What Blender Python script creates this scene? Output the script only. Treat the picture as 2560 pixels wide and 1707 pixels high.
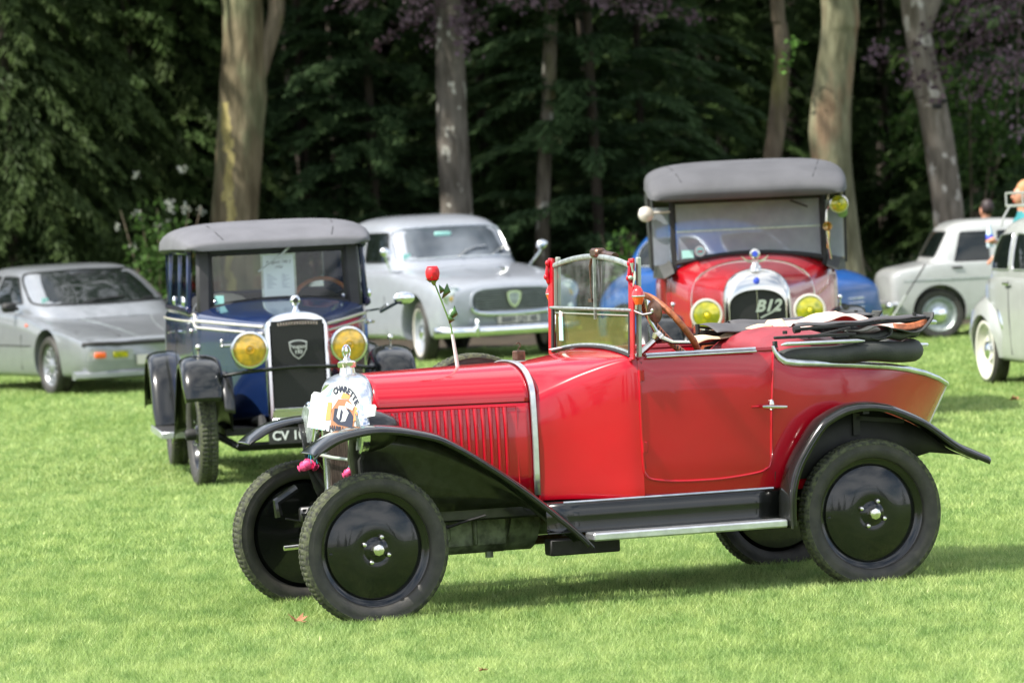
import bpy, bmesh, math, random
import numpy as np
from mathutils import Vector, Matrix
from mathutils.bvhtree import BVHTree
random.seed(7); RNG=np.random.default_rng(11)
PI=math.pi; R=math.radians
sc=bpy.context.scene
for o in list(bpy.data.objects): bpy.data.objects.remove(o)
COL=sc.collection
# ---------------------------------------------------------------- camera
cd=bpy.data.cameras.new('camera'); cam=bpy.data.objects.new('camera',cd); COL.objects.link(cam)
cd.sensor_width=36; cd.lens=157.2; cd.clip_start=.5; cd.clip_end=2000
cam.matrix_world=Matrix.Translation((0,0,1.942))@Matrix.Rotation(PI/2-.0353,4,'X')@Matrix.Rotation(-.048,4,'Z')
cd.dof.use_dof=True; cd.dof.focus_distance=20.4; cd.dof.aperture_fstop=5.2
sc.camera=cam
# ---------------------------------------------------------------- sky and sun
SUN=Vector((-.918*math.cos(R(52)),-.397*math.cos(R(52)),math.sin(R(52)))).normalized()
w=bpy.data.worlds.new('World'); sc.world=w; w.use_nodes=True
nt=w.node_tree; N=nt.nodes; K=nt.links; N.clear()
out=N.new('ShaderNodeOutputWorld'); bg=N.new('ShaderNodeBackground'); sky=N.new('ShaderNodeTexSky')
sky.sky_type='NISHITA'; sky.sun_disc=False; sky.sun_elevation=R(52); sky.sun_rotation=math.atan2(-.918,-.397)
sky.air_density=1.0; sky.dust_density=1.5
tc=N.new('ShaderNodeTexCoord'); mp=N.new('ShaderNodeMapping'); mp.inputs['Scale'].default_value=(1,1,2.2)
no=N.new('ShaderNodeTexNoise'); no.inputs['Scale'].default_value=2.6; no.inputs['Detail'].default_value=6; no.inputs['Roughness'].default_value=.55
rp=N.new('ShaderNodeValToRGB'); rp.color_ramp.elements[0].position=.40; rp.color_ramp.elements[1].position=.62
mx=N.new('ShaderNodeMixRGB'); mx.inputs['Color2'].default_value=(9.5,9.7,10.2,1)
K.new(tc.outputs['Generated'],mp.inputs[0]); K.new(mp.outputs[0],no.inputs['Vector']); K.new(no.outputs[0],rp.inputs[0])
K.new(rp.outputs[0],mx.inputs['Fac']); K.new(sky.outputs[0],mx.inputs['Color1']); K.new(mx.outputs[0],bg.inputs[0]); K.new(bg.outputs[0],out.inputs[0])
bg.inputs[1].default_value=.11
sd=bpy.data.lights.new('sun','SUN'); so=bpy.data.objects.new('sun',sd); COL.objects.link(so)
sd.energy=4.2; sd.angle=R(1.0); sd.color=(1,.955,.88)
so.rotation_euler=SUN.to_track_quat('Z','Y').to_euler(); so.location=(-10,-5,20)
vs=sc.view_settings; vs.view_transform='Standard'; vs.look='None'; vs.exposure=.98; vs.gamma=1; vs.use_curve_mapping=False
try:
    sc.cycles.max_bounces=8; sc.cycles.transparent_max_bounces=16; sc.cycles.glossy_bounces=4; sc.cycles.diffuse_bounces=3
    sc.cycles.caustics_reflective=False; sc.cycles.caustics_refractive=False
except Exception: pass
# ---------------------------------------------------------------- materials
def newmat(name):
    m=bpy.data.materials.new(name); m.use_nodes=True; return m,m.node_tree.nodes,m.node_tree.links,m.node_tree.nodes['Principled BSDF']
def mat(name,col,rough=.5,metal=0,coat=0,var=0,vs_=8,bump=0,bs=60,col2=None,spec=.5,emit=None,aniso=None,detail=4,dist=.01,crough=.03):
    m,n,l,b=newmat(name)
    b.inputs['Base Color'].default_value=(*col,1); b.inputs['Roughness'].default_value=rough; b.inputs['Metallic'].default_value=metal
    b.inputs['Coat Weight'].default_value=coat; b.inputs['Coat Roughness'].default_value=crough; b.inputs['Specular IOR Level'].default_value=spec
    if emit: b.inputs['Emission Color'].default_value=(*emit,1); b.inputs['Emission Strength'].default_value=1
    t=n.new('ShaderNodeTexCoord')
    if var or col2:
        mp=n.new('ShaderNodeMapping'); mp.inputs['Scale'].default_value=aniso or (1,1,1); l.new(t.outputs['Object'],mp.inputs[0])
        q=n.new('ShaderNodeTexNoise'); q.inputs['Scale'].default_value=vs_; q.inputs['Detail'].default_value=detail; l.new(mp.outputs[0],q.inputs['Vector'])
        r=n.new('ShaderNodeValToRGB'); r.color_ramp.elements[0].position=.35; r.color_ramp.elements[1].position=.65
        c2=col2 or tuple(min(1,c*(1+var)) for c in col); c1=col if col2 else tuple(c*(1-var) for c in col)
        r.color_ramp.elements[0].color=(*c1,1); r.color_ramp.elements[1].color=(*c2,1)
        l.new(q.outputs[0],r.inputs[0]); l.new(r.outputs[0],b.inputs['Base Color'])
    if bump:
        q=n.new('ShaderNodeTexNoise'); q.inputs['Scale'].default_value=bs; q.inputs['Detail'].default_value=3; l.new(t.outputs['Object'],q.inputs['Vector'])
        bb=n.new('ShaderNodeBump'); bb.inputs['Strength'].default_value=bump; bb.inputs['Distance'].default_value=dist; l.new(q.outputs[0],bb.inputs['Height']); l.new(bb.outputs[0],b.inputs['Normal'])
    return m
def glassmat(name,tint=(.9,.95,.93),haze=0.05,hazecol=(.5,.55,.55),refl=1.0,dirt=0):
    m=bpy.data.materials.new(name); m.use_nodes=True; n=m.node_tree.nodes; l=m.node_tree.links; n.clear()
    o=n.new('ShaderNodeOutputMaterial'); tr=n.new('ShaderNodeBsdfTransparent'); tr.inputs[0].default_value=(*tint,1)
    gl=n.new('ShaderNodeBsdfGlossy'); gl.inputs['Roughness'].default_value=.02; gl.inputs[0].default_value=(refl,refl,refl,1)
    df=n.new('ShaderNodeBsdfDiffuse'); df.inputs[0].default_value=(*hazecol,1)
    fr=n.new('ShaderNodeFresnel'); ge=n.new('ShaderNodeNewGeometry'); ma=n.new('ShaderNodeMath'); ma.operation='MULTIPLY_ADD'; ma.inputs[1].default_value=1/1.45-1.45; ma.inputs[2].default_value=1.45; l.new(ge.outputs['Backfacing'],ma.inputs[0]); l.new(ma.outputs[0],fr.inputs[0])
    m1=n.new('ShaderNodeMixShader'); m1.inputs[0].default_value=haze; m2=n.new('ShaderNodeMixShader')
    if dirt:
        t=n.new('ShaderNodeTexCoord'); q=n.new('ShaderNodeTexNoise'); q.inputs['Scale'].default_value=14; q.inputs['Detail'].default_value=5
        mm=n.new('ShaderNodeMapRange'); mm.inputs['From Min'].default_value=.4; mm.inputs['From Max'].default_value=.8; mm.inputs['To Min'].default_value=haze; mm.inputs['To Max'].default_value=haze+dirt
        l.new(t.outputs['Object'],q.inputs['Vector']); l.new(q.outputs[0],mm.inputs[0]); l.new(mm.outputs[0],m1.inputs[0])
    l.new(tr.outputs[0],m1.inputs[1]); l.new(df.outputs[0],m1.inputs[2]); l.new(fr.outputs[0],m2.inputs[0]); l.new(m1.outputs[0],m2.inputs[1]); l.new(gl.outputs[0],m2.inputs[2]); l.new(m2.outputs[0],o.inputs[0])
    return m
M={}
M['red']=mat('red_paint',(.46,.003,.014),.25,coat=.75,spec=.3,var=.06,vs_=3,bump=.05,bs=5,dist=.02,crough=.04)
M['darkred']=mat('maroon_paint',(.34,.005,.011),.24,coat=.8,spec=.3,var=.08,vs_=3,bump=.04,bs=5,dist=.02,crough=.05)
M['blue']=mat('navy_paint',(.006,.018,.072),.22,coat=1,var=.1,vs_=3,bump=.04,bs=5,dist=.02)
M['brightblue']=mat('blue_paint',(.010,.075,.27),.3,coat=.6,var=.08)
M['silver']=mat('silver_paint',(.26,.275,.29),.34,metal=.45,coat=.8,var=.05)
M['grey']=mat('pale_grey_paint',(.29,.31,.345),.3,coat=.8,var=.04,bump=.03,bs=4,dist=.02)
M['cream']=mat('light_grey_paint',(.33,.345,.325),.3,coat=.7,var=.05)
M['offwhite']=mat('off_white_paint',(.38,.39,.38),.32,coat=.7,var=.05)
M['black']=mat('black_gloss_paint',(.007,.008,.007),.20,coat=.55,var=.3,vs_=5,bump=.05,bs=7,dist=.01,spec=.3)
M['blackworn']=mat('black_worn_paint',(.014,.014,.013),.34,coat=.35,var=.5,vs_=22,bump=.1,bs=30)
M['matte']=mat('dull_black',(.014,.014,.013),.65,var=.4,vs_=12)
M['chrome']=mat('chrome',(.80,.82,.84),.13,metal=1)
M['softchrome']=mat('polished_nickel_shell',(.80,.82,.85),.27,metal=1)
M['nickel']=mat('brushed_nickel',(.70,.68,.62),.2,metal=1,var=.06)
M['alu']=mat('aluminium_trim',(.66,.68,.69),.3,metal=.85,var=.12,vs_=18,bump=.05,bs=40)
M['greymetal']=mat('weathered_grey_metal',(.35,.39,.38),.4,metal=.6,var=.25,vs_=30)
M['palegreen']=mat('pale_green_grey_paint',(.38,.43,.36),.4,metal=.3,var=.08)
M['greenmetal']=mat('oily_grey_casting',(.16,.18,.13),.55,metal=.35,var=.6,vs_=14,bump=.3,bs=25)
M['rust']=mat('brown_metal',(.13,.075,.055),.35,metal=.7,var=.3,vs_=40)
M['rubber']=mat('tyre_rubber',(.024,.023,.021),.62,col2=(.045,.042,.035),vs_=16,bump=.12,bs=90)
M['tread']=mat('muddy_tread',(.022,.023,.019),.8,col2=(.085,.095,.045),vs_=55,bump=.3,bs=80)
M['whitewall']=mat('cream_wheel_paint',(.62,.60,.52),.4,coat=.4)
M['canvas']=mat('dark_canvas',(.028,.030,.027),.62,col2=(.048,.05,.043),vs_=9,bump=.25,bs=140)
M['greycanvas']=mat('grey_hood_cloth',(.07,.066,.068),.66,var=.1,vs_=7,bump=.15,bs=300)
M['postcloth']=mat('dark_grey_post_cloth',(.035,.034,.036),.7,var=.15)
M['greyhood2']=mat('grey_roof_cloth',(.118,.118,.128),.72,var=.1,vs_=5,bump=.2,bs=90)
M['greyhood3']=mat('charcoal_hood_cloth',(.080,.080,.085),.72,var=.12,vs_=4,bump=.2,bs=90)
M['leather']=mat('dark_red_leatherette',(.26,.022,.03),.42,var=.12,bump=.12,bs=120)
M['tan']=mat('tan_cloth',(.60,.44,.29),.85,var=.1,vs_=8,bump=.1,bs=300)
M['pinkcloth']=mat('faded_pink_cloth',(.66,.46,.40),.85,var=.1,vs_=6,bump=.1,bs=300)
M['brownleather']=mat('brown_leather',(.34,.10,.035),.5,var=.35,vs_=40,bump=.2,bs=150)
M['wood']=mat('varnished_wood',(.38,.11,.035),.3,coat=.6,var=.3,vs_=9,aniso=(1,1,5))
M['redplastic']=mat('red_lamp_lens',(.70,.02,.02),.15,coat=1)
M['orangelens']=mat('orange_lamp_lens',(.95,.13,.015),.15,coat=1)
M['amber']=mat('amber_lens',(.34,.24,.035),.1,coat=1,metal=.2,col2=(.72,.42,.03),vs_=22)
M['yellow']=mat('yellow_lens',(.27,.30,.02),.08,coat=1,metal=.25,col2=(.58,.50,.01),vs_=18)
M['yellowglow']=mat('yellow_bulb',(.95,.75,.02),.2,coat=1)
M['lens']=mat('clear_lens',(.55,.60,.58),.08,coat=1,metal=.35,var=.15,vs_=40)
M['ivory']=mat('ivory_enamel',(.62,.58,.52),.3,coat=.5)
M['white']=mat('white_paint',(.80,.80,.78),.45)
M['whiteplate']=mat('white_print',(.66,.68,.66),.35,coat=.3)
M['paper']=mat('paper',(.80,.84,.90),.6)
M['ink']=mat('dark_ink',(.03,.035,.06),.6)
M['palink']=mat('pale_ink',(.28,.32,.42),.7)
M['orangeink']=mat('orange_ink',(.75,.30,.10),.5)
M['aqua']=mat('aqua_ink',(.30,.70,.66),.5)
M['brownink']=mat('brown_ink',(.35,.16,.08),.5)
M['mint']=mat('mint_sticker',(.38,.75,.66),.5)
M['core']=mat('radiator_core',(.012,.012,.012),.5,metal=.4,col2=(.03,.03,.03),vs_=160)
M['browncore']=mat('brown_radiator_core',(.05,.035,.028),.5,metal=.4,col2=(.16,.12,.10),vs_=120,aniso=(1,1,.15))
M['brass']=mat('brass',(.65,.42,.12),.22,metal=1)
M['glass']=glassmat('clear_glass',(.78,.88,.82),.05,(.45,.5,.47),dirt=.12)
M['glasslow']=glassmat('painted_reflection_lower_glass',(.70,.66,.36),.22,(.26,.24,.07),dirt=.10)  # olive tint and diffuse mix paint a reflection into the lower pane
M['glassclean']=glassmat('saloon_glass',(.86,.90,.87),.0,(.3,.33,.33))
M['glasscloudpaint']=glassmat('painted_cloud_reflection_glass',(.45,.50,.56),.62,(.36,.39,.44),dirt=.1)  # grey-blue diffuse mix is a painted cloud reflection on the tourer panes
M['darkglass']=mat('dark_window_glass',(.006,.009,.008),.04,spec=.55)
M['bluegreyglass']=mat('painted_sky_reflection_glass',(.045,.055,.065),.04,spec=.6,col2=(.20,.225,.25),vs_=1.1,detail=3)  # pale blue-grey patches put the sky reflection into the base colour
M['skin']=mat('skin',(.52,.24,.15),.5,var=.06)
M['darkhair']=mat('dark_hair',(.03,.018,.018),.6,var=.3,vs_=60)
M['redhair']=mat('ginger_hair',(.42,.21,.09),.6,var=.3,vs_=60)
M['teal']=mat('teal_shirt',(.03,.22,.24),.8,var=.1)
M['darkcloth']=mat('dark_clothes',(.03,.03,.035),.85,var=.1)
M['whitecloth']=mat('white_cuff',(.6,.6,.6),.85)
M['bottle']=mat('bottle_plastic',(.55,.65,.75),.15,coat=.6)
M['labelblue']=mat('blue_label',(.04,.08,.55),.5)
M['rose']=mat('rose_petal',(.62,.012,.02),.45,var=.2,vs_=60)
M['pink']=mat('pink_petal',(.85,.08,.24),.5,var=.25,vs_=80)
M['stem']=mat('stem_green',(.13,.26,.05),.5)
M['leafgreen']=mat('leaf_green',(.05,.13,.03),.5,var=.3,vs_=60)
M['cyanstring']=mat('cyan_string',(.05,.38,.48),.7)
M['leafbrown']=mat('dry_leaf',(.20,.085,.03),.7,col2=(.30,.14,.06),vs_=30)
M['stone']=mat('twine',(.55,.5,.38),.8)
# ---------------------------------------------------------------- geometry helpers
def cr(P,n,closed=False):
    P=np.asarray(P,float); m=len(P); o=[]
    idx=range(m if closed else m-1)
    for i in idx:
        if closed: a,b,c,d=P[(i-1)%m],P[i],P[(i+1)%m],P[(i+2)%m]
        else: b,c=P[i],P[i+1]; a=P[i-1] if i>0 else 2*b-c; d=P[i+2] if i+2<m else 2*c-b
        for k in range(n):
            t=k/n; o.append(.5*((2*b)+(-a+c)*t+(2*a-5*b+4*c-d)*t*t+(-a+3*b-3*c+d)*t**3))
    if not closed: o.append(P[-1])
    return np.array(o)
class MB:
    def __init__(s): s.v=[]; s.f=[]; s.sharp=set()
    def add(s,v,f):
        n=len(s.v); s.v+= [tuple(map(float,p)) for p in v]; s.f+=[tuple(i+n for i in q) for q in f]; return s
    def loft(s,secs,ring=True,cap=False):
        secs=np.asarray(secs,float); a,b=secs.shape[:2]; f=[]
        for i in range(a-1):
            for j in range(b if ring else b-1):
                k=(j+1)%b; f.append((i*b+j,i*b+k,(i+1)*b+k,(i+1)*b+j))
        if cap: f.append(tuple(range(b))[::-1]); f.append(tuple((a-1)*b+j for j in range(b)))
        return s.add(secs.reshape(-1,3),f)
    def box(s,c,d,rot=None,bev=0):
        c=Vector(c); hx,hy,hz=[x/2 for x in d]
        if bev:
            bev=min(bev,hx*.9,hy*.9,hz*.9); V=[];F=[]
            for sx in(-1,1):
                for sy in(-1,1):
                    for sz in(-1,1):
                        V+=[(sx*hx,sy*(hy-bev),sz*(hz-bev)),(sx*(hx-bev),sy*hy,sz*(hz-bev)),(sx*(hx-bev),sy*(hy-bev),sz*hz)]
            def q(a,b,c_): return (((a>0)*4+(b>0)*2+(c_>0))*3)
            for sx in(-1,1): F.append([q(sx,a,b)+0 for a,b in((-1,-1),(1,-1),(1,1),(-1,1))])
            for sy in(-1,1): F.append([q(a,sy,b)+1 for a,b in((-1,-1),(1,-1),(1,1),(-1,1))])
            for sz in(-1,1): F.append([q(a,b,sz)+2 for a,b in((-1,-1),(1,-1),(1,1),(-1,1))])
            for a in(-1,1):
                for b in(-1,1):
                    F.append([q(a,b,-1),q(a,b,1),q(a,b,1)+1,q(a,b,-1)+1]); F.append([q(a,-1,b),q(a,1,b),q(a,1,b)+2,q(a,-1,b)+2]); F.append([q(-1,a,b)+1,q(1,a,b)+1,q(1,a,b)+2,q(-1,a,b)+2])
                    for c_ in(-1,1): F.append([q(a,b,c_),q(a,b,c_)+1,q(a,b,c_)+2])
        else:
            V=[(x*hx,y*hy,z*hz) for x in(-1,1) for y in(-1,1) for z in(-1,1)]; F=[(0,1,3,2),(4,6,7,5),(0,4,5,1),(2,3,7,6),(0,2,6,4),(1,5,7,3)]
        if rot is not None:
            m=rot if isinstance(rot,Matrix) else Matrix.Rotation(rot[2],3,'Z')@Matrix.Rotation(rot[1],3,'Y')@Matrix.Rotation(rot[0],3,'X')
            V=[m@Vector(v) for v in V]
        return s.add([Vector(v)+c for v in V],F)
    def bar(s,a,b,w_,h,bev=0,up=(0,0,1)):
        a=Vector(a);b=Vector(b);x=(b-a); L=x.length; x.normalize(); u=Vector(up); y=u.cross(x)
        if y.length<1e-4: y=Vector((0,1,0)).cross(x)
        y.normalize(); z=x.cross(y); return s.box((a+b)/2,(L,w_,h),Matrix((x,y,z)).transposed(),bev)
    def tube(s,P,r,n=8,closed=False,cap=True,flat=1,up=None):
        P=[Vector(p) for p in P]; m=len(P); rr=r if hasattr(r,'__len__') else [r]*m; secs=[]; prev=None
        for i,p in enumerate(P):
            if closed: t=P[(i+1)%m]-P[i-1]
            else: t=P[min(i+1,m-1)]-P[max(i-1,0)]
            if t.length<1e-9: t=Vector((0,0,1))
            t.normalize()
            if up is not None: a=Vector(up)-t*t.dot(Vector(up))
            elif prev is None: a=Vector((0,0,1)) if abs(t.z)<.9 else Vector((1,0,0)); a=a-t*t.dot(a)
            else: a=prev-t*t.dot(prev)
            a.normalize(); prev=a; b=t.cross(a)
            secs.append([p+(b*math.cos(2*PI*k/n)+a*math.sin(2*PI*k/n)*flat)*rr[i] for k in range(n)])
        if closed: secs.append(secs[0])
        return s.loft(secs,True,cap and not closed)
    def lathe(s,prof,o=(0,0,0),ax=(0,0,1),n=24,ref=None):
        # prof: (radius, height along axis)
        o=Vector(o); ax=Vector(ax).normalized(); a=Vector(ref) if ref else (Vector((1,0,0)) if abs(ax.x)<.9 else Vector((0,1,0))); a=(a-ax*a.dot(ax)).normalized(); b=ax.cross(a)
        secs=[[o+ax*h+(a*math.cos(2*PI*k/n)+b*math.sin(2*PI*k/n))*max(r,1e-5) for k in range(n)] for r,h in prof]
        return s.loft(secs,True,False)
    def ell(s,c,r,n=12,m=8,rot=None):
        secs=[]
        for i in range(m+1):
            t=-PI/2+PI*i/m; secs.append([Vector((math.cos(t)*math.cos(2*PI*k/n)*r[0],math.cos(t)*math.sin(2*PI*k/n)*r[1],math.sin(t)*r[2])) for k in range(n)])
        secs=[[(rot@p if rot else p)+Vector(c) for p in q] for q in secs]
        return s.loft(secs,True,False)
    def prism(s,poly,fr,d):
        # poly 2D points; fr(u,v,h)->3D ; depth d
        n=len(poly); V=[fr(u,v,0) for u,v in poly]+[fr(u,v,d) for u,v in poly]
        return s.add(V,[tuple(range(n))[::-1],tuple(range(n,2*n))]+[(i,(i+1)%n,n+(i+1)%n,n+i) for i in range(n)])
    def grid(s,fn,nu,nv):
        V=[fn(i/nu,j/nv) for i in range(nu+1) for j in range(nv+1)]
        return s.add(V,[(i*(nv+1)+j,(i+1)*(nv+1)+j,(i+1)*(nv+1)+j+1,i*(nv+1)+j+1) for i in range(nu) for j in range(nv)])
    def mirror(s):
        n=len(s.v); s.v+=[(x,-y,z) for x,y,z in s.v]; s.f+=[tuple(i+n for i in q)[::-1] for q in s.f]; return s
    def mesh(s,name,smooth=40):
        me=bpy.data.meshes.new(name); me.from_pydata(s.v,[],s.f); bm=bmesh.new(); bm.from_mesh(me)
        bmesh.ops.remove_doubles(bm,verts=bm.verts,dist=1e-5); bmesh.ops.recalc_face_normals(bm,faces=bm.faces)
        for f in bm.faces: f.smooth=bool(smooth)
        bm.to_mesh(me); bm.free()
        if smooth: me.set_sharp_from_angle(angle=R(smooth))
        return me
    def build(s,name,m,parent=None,smooth=40,label=None,solid=0):
        me=s.mesh(name,smooth); me.materials.append(M[m] if isinstance(m,str) else m)
        o=bpy.data.objects.new(name,me); COL.objects.link(o); o.parent=parent
        if label: o['label']=label
        if solid: k=o.modifiers.new('thickness','SOLIDIFY'); k.thickness=solid; k.offset=0
        return o
def empty(name,loc,rz=0,label=None,cat=None,group=None,scale=1):
    o=bpy.data.objects.new(name,None); COL.objects.link(o); o.location=loc; o.rotation_euler=(0,0,rz); o.empty_display_size=.2; o.scale=(scale,)*3
    tag(o,label,cat,group); return o
def tag(o,label=None,cat=None,group=None,kind=None):
    if label: o['label']=label
    if cat: o['category']=cat
    if group: o['group']=group
    if kind: o['kind']=kind
    return o
def copy_tree(o,parent=None):
    c=o.copy(); COL.objects.link(c); c.parent=parent
    for ch in list(o.children): copy_tree(ch,c)
    return c
def cut(o,cutters):
    for c in cutters: c.parent=o.parent
    bpy.context.view_layer.update()
    dg=bpy.context.evaluated_depsgraph_get()
    for c in cutters:
        k=o.modifiers.new('b','BOOLEAN'); k.operation='DIFFERENCE'; k.object=c; k.solver='EXACT'
    dg=bpy.context.evaluated_depsgraph_get(); dg.update()
    me=bpy.data.meshes.new_from_object(o.evaluated_get(dg)); o.modifiers.clear(); old=o.data; o.data=me; me.name=old.name
    if not me.materials: me.materials.append(old.materials[0])
    for c in cutters: bpy.data.objects.remove(c)
    me.set_sharp_from_angle(angle=R(40)); return o
def bvh(o):
    me=o.data; return BVHTree.FromPolygons([v.co.copy() for v in me.vertices],[tuple(p.vertices) for p in me.polygons])
AX={'x':lambda u,v:(u,v),}
def hit(B,p,d,off):
    r=B.ray_cast(Vector(p),Vector(d))
    if r[0] is None: return None
    n=r[1]; 
    if n.dot(Vector(d))>0: n=-n
    return r[0]+n*off
def onto(B,poly,view,off=.004,k=5,start=5):
    """project a 2D outline onto a body. view: 'L' (from -y), 'R' (from +y): coords x,z ; 'F' from -x, 'B' from +x: coords y,z ; 'T' from top: x,y"""
    poly=np.asarray(poly,float); c=poly.mean(0); n=len(poly); mb=MB(); V=[]
    def P(u,v):
        if view=='L': return (u,-start,v),(0,1,0)
        if view=='R': return (u,start,v),(0,-1,0)
        if view=='F': return (-start,u,v),(1,0,0)
        if view=='B': return (start+4,u,v),(-1,0,0)
        return (u,v,start),(0,0,-1)
    def get(u,v):
        for s_ in (0,.02,.05,.1,.2):
            uu=u+(c[0]-u)*s_; vv=v+(c[1]-v)*s_
            p,d=P(uu,vv); h=hit(B,p,d,off)
            if h is not None: return h
        return Vector((u,0,v)) if view in 'LR' else Vector((0,u,v))
    V.append(get(*c))
    for j in range(1,k+1):
        for u,v in poly: V.append(get(*(c+(np.array((u,v))-c)*j/k)))
    F=[(0,1+i,1+(i+1)%n) for i in range(n)]
    for j in range(k-1):
        for i in range(n): a=1+j*n; F.append((a+i,a+(i+1)%n,a+n+(i+1)%n,a+n+i))
    edge=[V[1+(k-1)*n+i] for i in range(n)]
    return mb.add(V,F),edge
def lineonto(B,pts,view,off=.002):
    o=[]
    for u,v in pts:
        p,d={'L':((u,-5,v),(0,1,0)),'R':((u,5,v),(0,-1,0)),'F':((-5,u,v),(1,0,0)),'B':((9,u,v),(-1,0,0)),'T':((u,v,5),(0,0,-1))}[view]
        h=hit(B,p,d,off)
        if h is not None: o.append(h)
    return o
def rpoly(pts,r=.04,n=4):
    """rounded polygon with resampled straight edges"""
    P=[Vector(p) for p in pts]; o=[]; m=len(P)
    for i in range(m):
        a,b,c=P[i-1],P[i],P[(i+1)%m]; d1=(a-b); d2=(c-b); rr=min(r,d1.length*.45,d2.length*.45); s=b+d1.normalized()*rr; e=b+d2.normalized()*rr
        for k in range(n+1):
            t=k/n; o.append(s*(1-t)**2+b*2*t*(1-t)+e*t*t)
        nx=c+(b-c).normalized()*min(r,d2.length*.45)
        L=(nx-e).length; q=max(1,int(L/.08))
        for k in range(1,q): o.append(e.lerp(nx,k/q))
    return [(p[0],p[1]) for p in o]
def text(s,size,m,parent,name='lettering',fr=None,shear=0,thick=.002,align='CENTER',bold=0,label=None,mono=False):
    """fr(u,v,h)->3D"""
    cu=bpy.data.curves.new('t','FONT'); cu.body=s; cu.size=size; cu.align_x=align; cu.align_y='CENTER'; cu.shear=shear; cu.offset=bold; cu.resolution_u=3; cu.extrude=thick/2
    o=bpy.data.objects.new('t',cu); COL.objects.link(o); dg=bpy.context.evaluated_depsgraph_get(); dg.update()
    me=bpy.data.meshes.new_from_object(o.evaluated_get(dg)); bpy.data.objects.remove(o)
    for v in me.vertices: v.co=Vector(fr(v.co.x,v.co.y,v.co.z))
    me.materials.clear(); me.materials.append(M[m]); ob=bpy.data.objects.new(name,me); COL.objects.link(ob); ob.parent=parent
    if label: ob['label']=label
    return ob
# ---------------------------------------------------------------- wheels
def tyre_mesh(Rt,Rr,wd,blocks=84,mat_='rubber',groove=.006):
    """axis = y, centre at origin"""
    mb=MB(); h=wd/2; d=Rt-Rr
    prof=[(Rr,-h*.62),(Rr+d*.08,-h*.80),(Rr+d*.30,-h*.98),(Rr+d*.5,-h),(Rr+d*.70,-h*.95),(Rr+d*.74,-h*.97),(Rr+d*.78,-h*.90),(Rr+d*.83,-h*.89),(Rr+d*.86,-h*.83),(Rr+d*.93,-h*.74),(Rt-.004,-h*.62),(Rt,-h*.45),(Rt,-h*.2),(Rt-groove,-h*.17),(Rt-groove,-h*.07),(Rt,-h*.04)]
    prof+= [(r,-y) for r,y in prof[::-1]]
    n=blocks*4; secs=[]
    for k in range(n):
        a=2*PI*k/n; cut_=groove if (k%4==0) else 0; q=[]
        for i,(r,y) in enumerate(prof):
            ii=min(i,len(prof)-1-i)
            rr=r-(cut_ if ii in (10,11,12,15) else 0)
            q.append((rr*math.cos(a),y,rr*math.sin(a)))
        secs.append(q)
    secs.append(secs[0]); return mb.loft(secs,True,False)
def setmat_by_radius(o,Rt,frac,m2):
    o.data.materials.append(M[m2])
    for p in o.data.polygons:
        c=p.center
        if math.hypot(c.x,c.z)>Rt-frac: p.material_index=1
def disc_wheel(parent,x,y,z,Rt,Rr,side,steer=0,nuts=4,wd=.105,na=.4):
    """side=-1: outer face toward -y"""
    def A(mb_): return mb_
    s=side
    mb=MB(); mb.lathe([(.001,s*.045),(.04,s*.043),(.052,s*.034),(.058,s*.031),(.085,s*.036),(.14,s*.025),(.19,s*.013),(Rr-.037,s*.001),(Rr-.033,s*-.006),(Rr-.028,s*-.002),(Rr-.018,s*.007),(Rr-.010,s*.009),(Rr-.004,s*.012),(Rr+.003,s*.020),(Rr+.004,s*.006),(Rr-.012,s*-.01),(Rr-.02,s*-.03),(.2,s*-.03),(.1,s*-.03),(.001,s*-.03)],ax=(0,1,0),n=72)
    w_=mb.build('wheel','black',parent,35); w_.location=(x,y,z); w_.rotation_euler=(0,0,steer)
    t=tyre_mesh(Rt,Rr,wd).build('tyre','rubber',w_,50)
    if z<.5:
        for v in t.data.vertices:
            d_=-v.co.z-(z-.012)
            if d_>0: v.co.z=-(z-.012)-d_*.15; v.co.y*=1+d_*4
    setmat_by_radius(t,Rt,.028,'tread')
    MB().lathe([(.03,s*.03),(.03,s*.065),(.026,s*.074),(.018,s*.077),(.001,s*.078)],ax=(0,1,0),n=8).build('hub_cap','nickel',w_,25)
    me=None
    for k in range(nuts):
        a=na+2*PI*k/nuts; 
        if me is None:
            me=MB().ell((0,0,0),(.012,.011,.012),8,6).mesh('wheel_nut'); me.materials.append(M['nickel'])
        n=bpy.data.objects.new('wheel_nut',me); COL.objects.link(n); n.parent=w_; n.location=(.062*math.cos(a),s*.040,.062*math.sin(a))
    mb=MB(); a=na+2.05; c=Vector((math.cos(a)*.195,s*.006,math.sin(a)*.195)); d=Vector((math.cos(a),0,math.sin(a)))
    mb.tube([c-d*.016,c,c+d*.02],[.008,.011,.003],8,flat=.4,up=(0,1,0)); mb.build('valve','matte',w_)
    return w_
# ================================================================ red roadster (front toward -x, near side -y)
def half_to_ring(h):
    """half section (y>=0, bottom centre to top centre) -> full ring"""
    h=[tuple(p) for p in h]; return h+[(-y,z) for y,z in h[::-1] if y>1e-6]
def stations(st,nu=6,nv=4,ncl=None):
    """st: list of (x,[ (y,z).. half section ]) -> dense rings"""
    X=np.array([s[0] for s in st],float); H=np.array([[(y,z) for y,z in s[1]] for s in st],float)
    D=np.concatenate([np.repeat(X[:,None,None],H.shape[1],1),H],2)        # ns,np,3
    D=cr(D,nu)                                                            # smooth along x
    out=[]
    for s in D:
        q=cr(s,nv); q[:,1]=np.maximum(q[:,1],0); x=s[0,0]
        full=[tuple(p) for p in q]+[(p[0],-p[1],p[2]) for p in q[::-1] if p[1]>1e-6]
        out.append(full)
    m=min(len(o) for o in out); 
    return [o[:m] for o in out] if all(len(o)==m for o in out) else None
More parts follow.
